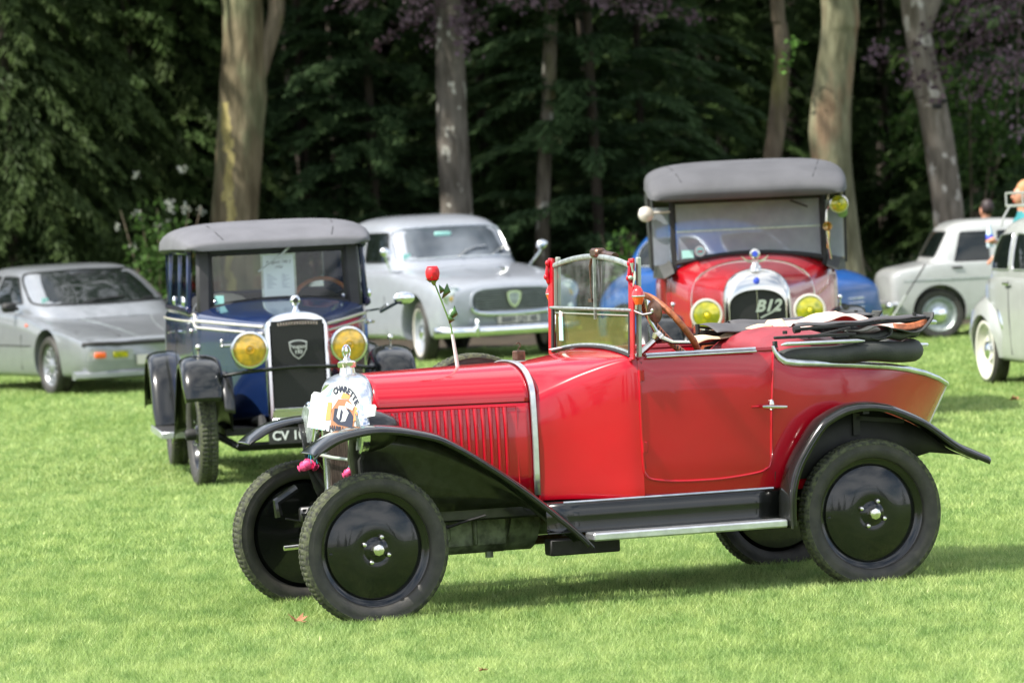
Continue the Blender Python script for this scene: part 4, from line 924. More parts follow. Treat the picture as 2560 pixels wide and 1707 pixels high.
# ================================================================ red tourer with grey hood
def tourer():
    root=empty('vintage_tourer',(1.83,33.302,0),R(89),'deep red vintage tourer with raised charcoal hood, behind the roadster','car')
    def sec(x,w,zb,zs,zt): return (x,[(0,zb),(w*.8,zb),(w*.96,zb+.01),(w*.985,zb+.12),(w,(zb+zs)/2),(w,zs-.12),(w*.97,zs-.03),(w*.90,zs+.02),(w*.66,zs+(zt-zs)*.68),(w*.35,zs+(zt-zs)*.94),(0,zt)])
    st=[sec(-.15,.235,.45,1.06,1.21),sec(.0,.28,.45,1.075,1.225),sec(.3,.38,.44,1.10,1.25),sec(.55,.46,.42,1.125,1.27),sec(.62,.49,.42,1.13,1.275),sec(.9,.60,.40,1.20,1.315),sec(1.0,.63,.40,1.21,1.30),sec(1.1,.65,.40,1.20,1.23),sec(1.6,.70,.40,1.19,1.20),sec(2.4,.70,.40,1.18,1.19),sec(2.95,.62,.44,1.14,1.15)]
    body=MB().loft(stations(st,4,4),True,True).build('body','darkred',root,50); B=bvh(body)
    for s in (-1,1):
        pass
    arc=[(x,y) for x,y in ((.56,-.42),(.56,-.3),(.56,-.15),(.56,0),(.56,.15),(.56,.3),(.56,.42))]
    P=lineonto(B,arc,'T',.002); P=[B.ray_cast(Vector((.56,.9*0-1.2,z)),Vector((0,1,0)))[0] for z in (.7,.85,1.0)]+P+[B.ray_cast(Vector((.56,1.2,z)),Vector((0,-1,0)))[0] for z in (1.0,.85,.7)]
    MB().tube(cr([p for p in P if p is not None],3),.007,6).build('bonnet_strip','nickel',body)
    for s,vw in ((1,'R'),(-1,'L')):
        MB().tube(lineonto(B,[(1.05,1.14),(1.05,.8),(1.05,.45)],vw,.001),.004,5).build('door_seam','matte',body)
        MB().tube(lineonto(B,[(1.75,1.14),(1.75,.8),(1.75,.45)],vw,.001),.004,5).build('door_seam','matte',body)
    def arch(x,w_,zt,zb,rise,n=12): return [(x,w_,zb)]+[(x,w_*math.copysign(abs(math.cos(a))**.85,math.cos(a)),zt-rise+rise*max(0,math.sin(a))**.9) for a in np.linspace(0,PI,n*2+1)]+[(x,-w_,zb)]
    sh=MB().loft([arch(-.14,.245,1.225,.45,.22),arch(-.18,.250,1.228,.45,.22),arch(-.215,.249,1.218,.45,.22),arch(-.245,.242,1.190,.46,.20),arch(-.267,.230,1.145,.47,.17),arch(-.280,.217,1.100,.48,.14),arch(-.282,.207,1.072,.485,.125),arch(-.262,.202,1.060,.49,.12),arch(-.24,.202,1.060,.49,.12)],False).build('radiator_shell','nickel',root,40)
    ring=arch(-.25,.204,1.062,.48,.12); n=len(ring); c=MB(); c.add(ring+[(x+.05,y,z) for x,y,z in ring],[tuple(range(n)),tuple(range(n,2*n))]+[(i,(i+1)%n,n+(i+1)%n,n+i) for i in range(n)]); c.build('radiator_core','core',sh,0)
    MB().tube([(-.255,0,.5),(-.255,0,1.06)],.005,6).build('centre_bar','nickel',sh); MB().ell((-.272,.0,1.135),(.010,.024,.030),12,8).build('badge','labelblue',sh)
    front_text('B12',.12,'palegreen',sh,-.262,-.075,.945,shear=.35,bold=.004,thick=.008)
    MB().bar((-.262,-.02,.862),(-.262,-.14,.915),.010,.008,up=(1,0,0)).build('underline','palegreen',sh)
    m=MB().lathe([(.045,-.02),(.04,.02),(.03,.03),(.026,.05)],(-.21,0,1.225),n=16); m.build('filler_cap','nickel',sh)
    m=MB(); m.lathe([(.001,-.02),(.028,-.018),(.038,-.008),(.040,.0),(.038,.01),(.001,.02)],(-.21,0,1.335),(1,0,0),18); ms=m.build('thermometer','nickel',sh); MB().lathe([(.022,-.0215),(.001,-.0225)],(-.21,0,1.335),(1,0,0),14).build('dial','labelblue',ms)
    for s in (-1,1):
        m=MB(); m.loft([[(-.21,s*.02,1.285),(-.19,s*.02,1.285),(-.19,s*.02,1.27),(-.21,s*.02,1.27)],[(-.21,s*.06,1.295),(-.19,s*.06,1.295),(-.19,s*.06,1.275),(-.21,s*.06,1.275)],[(-.20,s*.10,1.322),(-.195,s*.10,1.322),(-.195,s*.10,1.316),(-.20,s*.10,1.316)]],True,True); m.build('mascot_wing','nickel',ms)
        headlamp(root,-.34,s*.380,.905,.118,'yellow',.17,'ivory','black','yellowglow')
    MB().tube([(-.30,-.5,.76),(-.30,.5,.76)],.013,8).build('lamp_bar','black',root)
    FP=cr([(-.42,.60),(-.38,.74),(-.28,.86),(-.12,.915),(.02,.905),(.18,.83),(.38,.66),(.58,.48),(.76,.36),(.95,.315)],4)
    RPp=cr([(2.1,.31),(2.2,.5),(2.35,.72),(2.55,.83),(2.75,.85),(2.95,.78),(3.15,.6),(3.25,.45)],4)
    for s in (-1,1):
        f=wingsweep(root,FP,s*.675,.13,'front_wing','black',.07,skirt=lambda x,z:min(z,.36) if x>-.2 else z-.02); wingsweep(root,RPp,s*.72,.14,'rear_wing','black',.06)
        q=MB(); q.tube([(-.10,s*.62,.90),(-.10,s*.62,.97)],.006,6); q.ell((-.10,s*.62,.985),(.018,.018,.018)); q.build('wing_lamp','chrome',f)
        MB().box((1.5,s*.75,.305),(1.2,.2,.03)).build('running_board','matte',root)
        for x in (0,2.75): old_wheel(root,x,s*.66,.35,.37,.25,s,'black')
    MB().tube([(0,-.6,.33),(0,.6,.33)],.03,8).build('axle','matte',root)
    # windscreen frame and glass
    w_=empty('windscreen',(0,0,0)); w_.parent=root
    for s in (-1,1): MB().bar((.93,s*.575,1.20),(.95,s*.575,1.80),.045,.05,.008,up=(1,0,0)).build('post','matte',w_)
    MB().box((.945,0,1.755),(.05,1.12,.075),bev=.01).build('header','matte',w_)
    def zb(y): return 1.335-.055*(abs(y)/.55)**1.8
    MB().tube([(.925,y,zb(y)-.012) for y in np.linspace(-.56,.56,17)],.022,8).build('sill','matte',w_)
    MB().grid(lambda u,v:(.928,.55*(2*u-1),zb(.55*(2*u-1))+(1.515-zb(.55*(2*u-1)))*v),12,3).build('lower_glass','glasscloudpaint',w_)
    MB().grid(lambda u,v:(.935,.55*(2*u-1),1.50+.22*v),4,2).build('upper_glass','glasscloudpaint',w_)
    MB().bar((.925,-.55,1.508),(.925,.55,1.508),.006,.012).build('split_line','lens',w_)
    MB().box((.915,.47,1.335),(.003,.09,.06)).build('sticker','mint',w_); s_=MB().lathe([(.042,0),(.001,-.003)],(.914,.375,1.355),(1,0,0),18).build('round_sticker','whiteplate',w_,0); MB().lathe([(.030,-.001),(.001,-.0045)],(.913,.375,1.355),(1,0,0),14).build('sticker_centre','aqua',s_,0); MB().box((.9075,.375,1.352),(.001,.035,.012)).build('sticker_mark','rose',s_,0)
    m=MB(); m.bar((.905,-.33,1.71),(.90,-.46,1.655),.014,.010,up=(1,0,0)); m.build('wiper','matte',w_)
    c=Vector((1.25,-.28,1.36)); m=MB().tube([c+Vector((.10*math.sin(a),.20*math.cos(a),.17*math.sin(a))) for a in np.linspace(0,2*PI,33)[:-1]],.014,8,closed=True).build('steering_wheel','matte',root)
    m2=MB(); [m2.tube([c,c+Vector((.09*math.sin(a),.2*math.cos(a),.165*math.sin(a)))],.008,6) for a in (.5,2.0,3.6,5.3)]; m2.build('spoke','matte',m)
    # hood
    secs=[]
    for x,w2,z0,z1 in ((.62,.66,1.755,1.79),(.63,.72,1.760,1.835),(.70,.75,1.775,1.895),(.90,.765,1.80,1.97),(1.25,.77,1.83,2.02),(1.8,.77,1.84,2.04),(2.4,.76,1.82,2.00),(2.9,.74,1.75,1.92),(3.05,.70,1.60,1.78)):
        q=[(x,w2*math.copysign(abs(math.cos(a))**.58,math.cos(a)),z0+(z1-z0)*max(0,math.sin(a))**.50) for a in np.linspace(0,PI,23)]
        q+=[(x+.03,-w2*.96,z0-.012),(x+.03,w2*.96,z0-.012)]; secs.append(q)
    rf=MB().loft(cr(secs,3),True,True).build('hood','greyhood3',root,60); RB=bvh(rf)
    for y in (-.5,.5): MB().tube(lineonto(RB,[(x,y*(1+.06*k)) for k,x in enumerate((.70,.85,1.1,1.5))],'T',.001),.004,5).build('hood_seam','matte',rf)
    me=None
    for k in range(12):
        if me is None: me=MB().ell((0,0,0),(.005,.008,.008),8,5).mesh('stud'); me.materials.append(M['rust'])
        n=bpy.data.objects.new('stud',me); COL.objects.link(n); n.parent=rf; n.location=(.628,-.56+1.12*k/11,1.790)
    for s in (-1,1):
        m=MB(); m.grid(lambda u,v:(1.0+2.0*u,s*(.70+.03*u+.02*v),1.20+.60*v),4,3); sc_=m.build('side_curtain','matte',root,0,solid=.01)
        m=MB(); m.grid(lambda u,v:(.97+.0*v,s*(.60+.13*u),1.26+.44*v),2,2); m.build('side_screen','glasscloudpaint',root,0)
        MB().bar((.98,s*.74,1.22),(.98,s*.75,1.78),.02,.02).build('curtain_rod','matte',root)
        m=MB(); m.loft([[(.80,s*.58,1.20),(.80,s*.66,1.16),(1.05,s*.74,1.16),(1.05,s*.66,1.26)],[(.90,s*.60,1.28),(.92,s*.70,1.26),(1.08,s*.74,1.24),(1.08,s*.64,1.32)]],True,True); m.build('hood_cover','canvas',root)
    m=MB(); m.tube([(.93,.58,1.665),(.93,.72,1.665)],.010,6); m.lathe([(.001,-.02),(.04,-.015),(.058,.0),(.06,.012),(.05,.02),(.001,.022)],(.92,.775,1.655),(1,0,0),20); m.build('round_mirror','ivory',root)
    l=headlamp(root,.80,-.695,1.665,.072,'yellow',.10,'nickel','nickel','yellowglow','spot_lamp'); MB().tube(cr([(.86,-.62,1.25),(.84,-.60,1.40),(.84,-.60,1.60),(.86,-.64,1.68),(.86,-.69,1.67)],3),.009,8).build('lamp_arm','nickel',l)
    MB().lathe([(.001,-.008),(.035,-.005),(.040,.0),(.03,.01)],(.84,-.72,1.60),(1,0,0),16).build('round_mirror','stem',root)
    m=MB(); m.lathe([(.036,-.05),(.030,-.03),(.016,.0),(.010,.05)],(.83,-.60,1.50),(1,0,.0),14); m.tube([(.85,-.60,1.52),(.845,-.605,1.45),(.85,-.60,1.33)],[.008,.014,.010],8); m.build('horn','brass',root)
    MB().box((1.3,0,1.75),(.1,.1,.1))
tourer()
# ================================================================ later saloons: pressed body + glazed cabin
def bsec(x,w,zb,zs,zt,rs=.10,crown=.0):
    return (x,[(0,zb),(w*.75,zb),(w*.93,zb+.015),(w*.98,zb+.09),(w,(zb+zs)/2),(w*.995,zs-rs),(w*.96,zs-rs*.35),(w*.86,zs+crown*.6),(w*.66,zs+(zt-zs)*.55+crown),(w*.35,zs+(zt-zs)*.9),(0,zt)])
def cabin(root,levels,m,n=56):
    Z=np.array([l for l in levels],float); Z=cr(Z,4); secs=[]
    for z,x0,x1,w,e in Z:
        xc,a=(x0+x1)/2,(x1-x0)/2; e=max(2.2,e)
        secs.append([(xc-a*math.copysign(abs(math.cos(t))**(2/e),math.cos(t)),w*math.copysign(abs(math.sin(t))**(2/e),math.sin(t)),z) for t in np.linspace(0,2*PI,n+1)[:-1]])
    return MB().loft(secs,True,True).build('cabin',m,root,50)
def arches(body,xs,w,r,zc):
    c=[]
    for x in xs:
        for s in (-1,1):
            o=MB().loft([[(x+r*math.cos(t),s*y,zc+r*math.sin(t)) for t in np.linspace(0,2*PI,33)[:-1]] for y in (w-.24,w+.3)],True,True).build('cutter','matte'); c.append(o)
    return cut(body,c)
def window(B,poly,view,parent,name,m='darkglass',trim='matte',r=.04,tr=.007,off=.005):
    mb,e=onto(B,rpoly(poly,r,3),view,off,5); w_=mb.build(name,m,parent,60)
    if trim: MB().tube(e,tr,6,closed=True).build('window_trim',trim,w_)
    return w_
def mod_wheel(root,x,y,z,Rt,Rr,side,m='greymetal',cap='chrome',steer=0,wd=.16,spokes=0,band=None):
    s=side; w_=MB().lathe([(.001,s*.02),(.05,s*.03),(.08,s*.035),(.11,s*.02),(Rr-.05,s*.015),(Rr-.03,s*.025),(Rr-.012,s*.055),(Rr,s*.066),(Rr+.008,s*.062),(Rr,s*.02),(Rr-.02,s*-.05),(.001,s*-.05)],ax=(0,1,0),n=36).build('wheel',m,root,40); w_.location=(x,y,z); w_.rotation_euler=(0,0,steer)
    t=tyre_mesh(Rt,Rr,wd,60,groove=.005).build('tyre','rubber',w_,50)
    MB().lathe([(.085,s*.03),(.08,s*.055),(.05,s*.07),(.001,s*.075)],ax=(0,1,0),n=20).build('hub_cap',cap,w_,50)
    if band: MB().lathe([(Rr+.004,s*.068),(Rr+.03,s*.076),(Rr+.045,s*.074)],ax=(0,1,0),n=36).build('wheel_band',band,w_,50,solid=.004)
    if spokes:
        me=None
        for k in range(spokes):
            a=2*PI*k/spokes
            if me is None: me=MB().bar((.06,s*.045,0),(Rr-.02,s*.052,0),.018,.016,.003,up=(0,1,0)).mesh('spoke'); me.materials.append(M[m])
            o=bpy.data.objects.new('spoke',me); COL.objects.link(o); o.parent=w_; o.rotation_euler=(0,-a,0)
    return w_
def strip(B,pts,view,parent,name,m,r,off=.002,flat=1): 
    P=lineonto(B,pts,view,off)
    if len(P)>1: return MB().tube(P,r,6,flat=flat).build(name,m,parent)
# ---- pale grey saloon of the fifties
def grey_saloon():
    root=empty('parked_saloon',(-.27,50.1,0),R(112),'pale grey fifties saloon with oval dark grille, chrome bumper and raised door mirrors','car')
    st=[bsec(-.80,.60,.42,.70,.76),bsec(-.77,.74,.34,.78,.84),bsec(-.66,.82,.29,.83,.90),bsec(-.4,.86,.26,.90,.945,.13,.01),bsec(0,.875,.25,.95,.99,.14,.012),bsec(.5,.88,.24,1.0,1.045,.12,.005),bsec(.8,.885,.24,1.03,1.07,.1),bsec(1.6,.89,.24,1.03,1.06,.1),bsec(2.6,.885,.25,1.02,1.05),bsec(3.3,.86,.28,.96,1.02),bsec(3.7,.80,.32,.86,.92),bsec(3.85,.70,.40,.74,.80)]
    body=MB().loft(stations(st,5,4),True,True).build('body','grey',root,50); arches(body,(0,2.85),.80,.405,.36); B=bvh(body)
    cb=cabin(root,[(1.0,.64,3.15,.80,5.5),(1.08,.72,3.08,.79,5.5),(1.25,.87,2.95,.76,5),(1.44,1.04,2.78,.715,4.8),(1.545,1.20,2.62,.64,4.4),(1.605,1.45,2.4,.50,3.6),(1.628,1.7,2.2,.30,3)],'grey'); CB=bvh(cb)
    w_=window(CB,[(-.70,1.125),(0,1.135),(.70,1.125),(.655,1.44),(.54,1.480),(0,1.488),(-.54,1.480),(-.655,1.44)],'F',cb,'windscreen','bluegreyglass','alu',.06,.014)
    WB=bvh(w_)
    MB().box((.985,.10,1.405),(.02,.20,.045),bev=.01).build('paper_strip','mint',w_); 
    for y0 in (.0,-.42):
        P=[hit(CB,(-3,y,z),(1,0,0),.025) for y,z in ((y0,1.13),(y0-.1,1.19),(y0-.22,1.225),(y0-.36,1.235))] ; MB().tube([p for p in P if p],.012,6).build('wiper','nickel',cb)
    P=hit(CB,(-3,.60,1.16),(1,0,0),.01); MB().box(P,(.01,.09,.07)).build('sticker','mint',w_)
    for vw in 'LR':
        window(CB,[(1.03,1.11),(1.72,1.11),(1.72,1.44),(1.22,1.44)],vw,cb,'side_window'); window(CB,[(1.82,1.11),(2.45,1.11),(2.42,1.40),(2.30,1.44),(1.82,1.44)],vw,cb,'side_window'); window(CB,[(2.55,1.13),(2.85,1.13),(2.70,1.36),(2.53,1.38)],vw,cb,'quarter_window')
        for x in (.88,1.77,2.62): strip(B,[(x,1.0),(x,.7),(x,.30)],vw,body,'door_seam','matte',.005)
        s=1 if vw=='R' else -1
        h=MB(); h.tube([(1.60,s*.89,.93),(1.61,s*.93,.93),(1.72,s*.93,.93),(1.73,s*.89,.93)],.011,6); h.build('door_handle','chrome',body)
        m=MB(); m.tube([(.72,s*.84,1.00),(.62,s*.93,1.14),(.60,s*.95,1.20)],.013,8); m.ell((.58,s*.95,1.235),(.045,.07,.055),12,8,Matrix.Rotation(.3*s,3,'X')); m.build('door_mirror','chrome',body)
        strip(B,[(x,.30) for x in np.linspace(.5,2.4,12)],vw,body,'sill_strip','alu',.010)
    window(CB,[(-.55,1.15),(.55,1.15),(.5,1.42),(-.5,1.42)],'B',cb,'rear_window')
    # grille, emblem, lamps
    g=[(-.50,.66),(-.47,.755),(-.36,.79),(0,.80),(.36,.79),(.47,.755),(.50,.66),(.47,.565),(.36,.535),(0,.53),(-.36,.535),(-.47,.565)]
    mb,e=onto(B,rpoly(g,.05,3),'F',.006,6); gr=mb.build('grille','core',body,60); MB().tube([e[i] for i in range(len(e))],.016,8,closed=True).build('grille_surround','grey',gr)
    P=[hit(B,(-3,y,z),(1,0,0),.02) for y,z in cr([(.50,.60),(.46,.55),(.33,.522),(0,.510),(-.33,.522),(-.46,.55),(-.50,.60)],5)]; MB().tube(P,.028,8).build('grille_bar','chrome',gr)
    for k in range(9):
        z=.555+.026*k; h_=.46-.0 if k not in (0,8) else .38
        P=[hit(B,(-3,y,z),(1,0,0),.010) for y in np.linspace(-h_,h_,13)]; MB().tube([p for p in P if p],.0045,5).build('grille_slat','greymetal',gr)
    c=hit(B,(-3,0,.67),(1,0,0),.03); s_=shield(c.x,0,.665,.085,.19,'chrome',body,.02,'emblem'); shield(c.x-.018,0,.67,.060,.14,'greymetal',s_,.006,'emblem_centre')
    for s in (-1,1):
        c=hit(B,(-3,s*.69,.74),(1,0,0),-.03); l=headlamp(body,c.x,s*.69,.735,.115,'lens',.12,'chrome','grey'); MB().lathe([(.04,-.026),(.02,-.032),(.001,-.033)],(c.x,s*.70,.70),(1,0,0),12).build('bulb','amber',l)
        c=hit(B,(-3,s*.70,.55),(1,0,0),0); MB().ell((c.x+.01,s*.70,.545),(.035,.05,.05),12,8).build('indicator','lens',body)
        o=MB().box((-.90,s*.47,.37),(.06,.05,.20),bev=.02).build('overrider','chrome',root)
    secs=[]
    for y in np.linspace(-.88,.88,25):
        x=-.90+.30*(abs(y)/.88)**4*.9; secs.append([(x-.03*math.cos(t),y,.335+.055*math.sin(t)) for t in np.linspace(0,2*PI,13)[:-1]])
    MB().loft(secs,True,True).build('front_bumper','chrome',root,60)
    pl=MB().box((-.835,-.05,.445),(.012,.50,.085),bev=.004).build('number_plate','greymetal',root); pl.data.materials[0]=M['ivory']; front_text('8889 QV 48',.085,'ink',pl,-.845,-.05,.445,bold=.001)
    for i,x in enumerate((0,2.85)):
        for s in (-1,1): mod_wheel(root,x,s*.74,.33,.345,.235,s,'grey','chrome',-.12 if x==0 else 0,band='ivory')
    MB().tube([(-.6,0,.99),(-.5,0,1.02),(-.40,0,1.0)],.012,6).build('bonnet_emblem','chrome',body)
grey_saloon()
# ---- silver wedge coupe
def coupe():
    root=empty('parked_coupe',(-4.02,46.3,0),R(117),'silver wedge-shaped sports coupe with large dark windscreen at the far left','car')
    st=[bsec(-.93,.64,.22,.50,.55,.03),bsec(-.88,.76,.19,.53,.575,.03),bsec(-.70,.81,.18,.585,.605,.03,.004),bsec(-.35,.845,.17,.655,.665,.04,.008),bsec(0,.86,.17,.715,.725,.06,.010),bsec(.3,.865,.17,.765,.79,.06,.006),bsec(.6,.87,.17,.82,.86,.06),bsec(1.3,.875,.17,.86,.88,.06),bsec(2.2,.88,.17,.89,.92,.06),bsec(2.8,.86,.18,.90,.93,.06),bsec(3.10,.80,.22,.87,.90,.05),bsec(3.18,.70,.28,.80,.84,.05)]
    body=MB().loft(stations(st,5,4),True,True).build('body','silver',root,40); arches(body,(0,2.435),.80,.345,.33); B=bvh(body)
    cb=cabin(root,[(.76,.15,3.0,.81,5),(.86,.32,2.95,.80,5),(.95,.48,2.85,.775,5),(1.12,.78,2.6,.70,5),(1.235,1.02,2.35,.63,4.6),(1.29,1.22,2.2,.54,4),(1.312,1.45,2.0,.35,3)],'silver'); CB=bvh(cb)
    window(CB,[(-.73,.93),(-.66,.905),(0,.895),(.66,.905),(.73,.93),(.67,1.13),(.61,1.235),(0,1.25),(-.61,1.235),(-.67,1.13)],'F',cb,'windscreen','darkglass','matte',.05,.010)
    for k in (0,1):
        P=[hit(CB,(-3,y,z),(1,0,0),.02) for y,z in ((.25-.65*k,.91),(.10-.65*k,.925),(-.22-.65*k,.945))]; MB().tube([p for p in P if p],.011,6).build('wiper','matte',cb)
    P=hit(CB,(-3,.62,.95),(1,0,0),.01); MB().box(P,(.008,.07,.05)).build('sticker','mint',cb)
    for vw in 'LR':
        s=1 if vw=='R' else -1
        window(CB,[(.85,.93),(1.62,.92),(1.62,1.21),(1.22,1.20)],vw,cb,'side_window'); window(CB,[(1.70,.92),(2.35,.93),(2.05,1.19),(1.70,1.21)],vw,cb,'side_window')
        for x0,x1 in ((.66,.72),(1.68,1.66)): strip(B,[(x0,.82),(x0,.6),(x1,.25)],vw,body,'door_seam','matte',.005)
        strip(B,[(x,.50) for x in np.linspace(.42,1.95,14)],vw,body,'side_crease','matte',.006)
        m=MB(); m.box((.82,s*.93,.90),(.10,.16,.10),bev=.03); m.tube([(.85,s*.82,.88),(.84,s*.90,.89)],.02,8); m.build('door_mirror','matte',body)
        c=hit(B,(.50,s*4,.71),(0,-s,0),.004); MB().box(c,(.05,.012,.03),bev=.004).build('side_repeater','orangelens',body)
        MB().tube([hit(B,(x,y*s,4),(0,0,-1),.001) for x,y in ((-.90,.18),(-.45,.22),(-.1,.30),(.25,.42))],.004,5).build('bonnet_crease','greymetal',body)
        MB().tube([hit(B,(x,y*s,4),(0,0,-1),.001) for x,y in ((-.80,.35),(-.80,.70),(-.46,.72),(-.46,.35),(-.80,.35))],.004,5).build('headlamp_door_gap','matte',body)
        # front face: recess with turn lamp and fog lamp
        mb,e=onto(B,rpoly([(s*.28,.345),(s*.76,.36),(s*.74,.455),(s*.28,.455)],.02,2),'F',.004,4); fc=mb.build('lamp_recess','cream',body,60)
        c=hit(B,(-3,s*.64,.405),(1,0,0),.012); MB().box(c,(.03,.12,.055),bev=.008).build('turn_lamp','orangelens',fc)
        c=hit(B,(-3,s*.42,.405),(1,0,0),.012); MB().box(c,(.03,.16,.065),bev=.008).build('fog_lamp','yellow',fc)
    P=[hit(B,(-3,y,.515),(1,0,0),.010) for y in np.linspace(-.78,.78,25)]; MB().tube([p for p in P if p],.022,8).build('nose_trim','matte',body)
    secs=[]
    for y in np.linspace(-.86,.86,25):
        x=-.955+.18*(abs(y)/.86)**5; secs.append([(x+.0,y,.165),(x-.03,y,.185),(x-.03,y,.225),(x+.01,y,.245),(x+.06,y,.25),(x+.08,y,.165)])
    MB().loft(secs,True,True).build('front_spoiler','silver',root,40)
    MB().box((-.955,.0,.34),(.012,.50,.10),bev=.003).build('number_plate','ivory',root)
    for x in (0,2.435):
        for s in (-1,1): mod_wheel(root,x,s*.75,.295,.305,.205,s,'silver','silver',0,.19,spokes=12)
    strip(bvh(cb),[(-.0+.0,.0),],'T',cb,'aerial','matte',.004) if 0 else None
coupe()
# ---- off-white boxy rear-engined saloon
def boxy():
    root=empty('boxy_saloon',(6.80,50.23,0),R(184),'off-white boxy three-box saloon seen from its rear side at the wood edge','car',scale=1)
    st=[bsec(-.72,.60,.26,.66,.72),bsec(-.68,.66,.22,.72,.76,.05),bsec(-.3,.69,.20,.80,.83,.05,.004),bsec(.3,.695,.19,.83,.86,.05,.004),bsec(.6,.70,.19,.845,.87,.04),bsec(1.6,.70,.19,.845,.87,.04),bsec(2.1,.70,.20,.84,.86,.04),bsec(2.35,.69,.22,.80,.82,.05,.003),bsec(2.52,.67,.24,.775,.795,.05),bsec(2.60,.64,.28,.735,.755,.06),bsec(2.635,.56,.34,.68,.70,.05)]
    body=MB().loft(stations(st,4,4),True,True).build('body','offwhite',root,45); arches(body,(0,2.11),.64,.30,.30); B=bvh(body)
    cb=cabin(root,[(.79,.35,2.24,.655,7),(.84,.42,2.18,.65,7),(1.0,.60,2.08,.62,7),(1.18,.86,1.98,.57,6),(1.255,1.0,1.90,.52,5),(1.29,1.2,1.78,.42,4),(1.30,1.35,1.65,.3,3)],'offwhite'); CB=bvh(cb)
    for vw in 'LR':
        s=1 if vw=='R' else -1
        window(CB,[(.78,.845),(1.42,.845),(1.42,1.16),(.98,1.16)],vw,cb,'side_window',r=.02); window(CB,[(1.53,.845),(1.92,.845),(1.83,1.16),(1.53,1.16)],vw,cb,'side_window',r=.02)
        for x in (.68,1.475,1.98): strip(B,[(x,.80),(x,.5),(x-.02,.26)],vw,body,'door_seam','matte',.004)
        strip(B,[(x,.655) for x in np.linspace(-.4,2.5,22)],vw,body,'waist_crease','greymetal',.006)
        for x in (1.40,1.90): MB().box((x,s*.705,.78),(.12,.025,.022),bev=.006).build('door_handle','matte',body)
    window(CB,[(-.50,.90),(.50,.90),(.45,1.17),(-.45,1.17)],'B',cb,'rear_window',r=.03); window(CB,[(-.52,.90),(.52,.90),(.46,1.17),(-.46,1.17)],'F',cb,'windscreen',r=.03)
    MB().tube([(2.64,-.60,.40),(2.67,-.4,.40),(2.67,.4,.40),(2.64,.60,.40),(2.56,.70,.40)],.03,8).build('rear_bumper','alu',root)
    for s in (-1,1): MB().box((2.61,s*.50,.60),(.03,.10,.07),bev=.01).build('tail_lamp','redplastic',root); MB().ell((2.65,s*.60,.38),(.05,.05,.05)).build('over_rider','chrome',root)
    for x in (0,2.11):
        for s in (-1,1): mod_wheel(root,x,s*.585,.27,.28,.185,s,'greymetal','chrome',0,.14)
boxy()
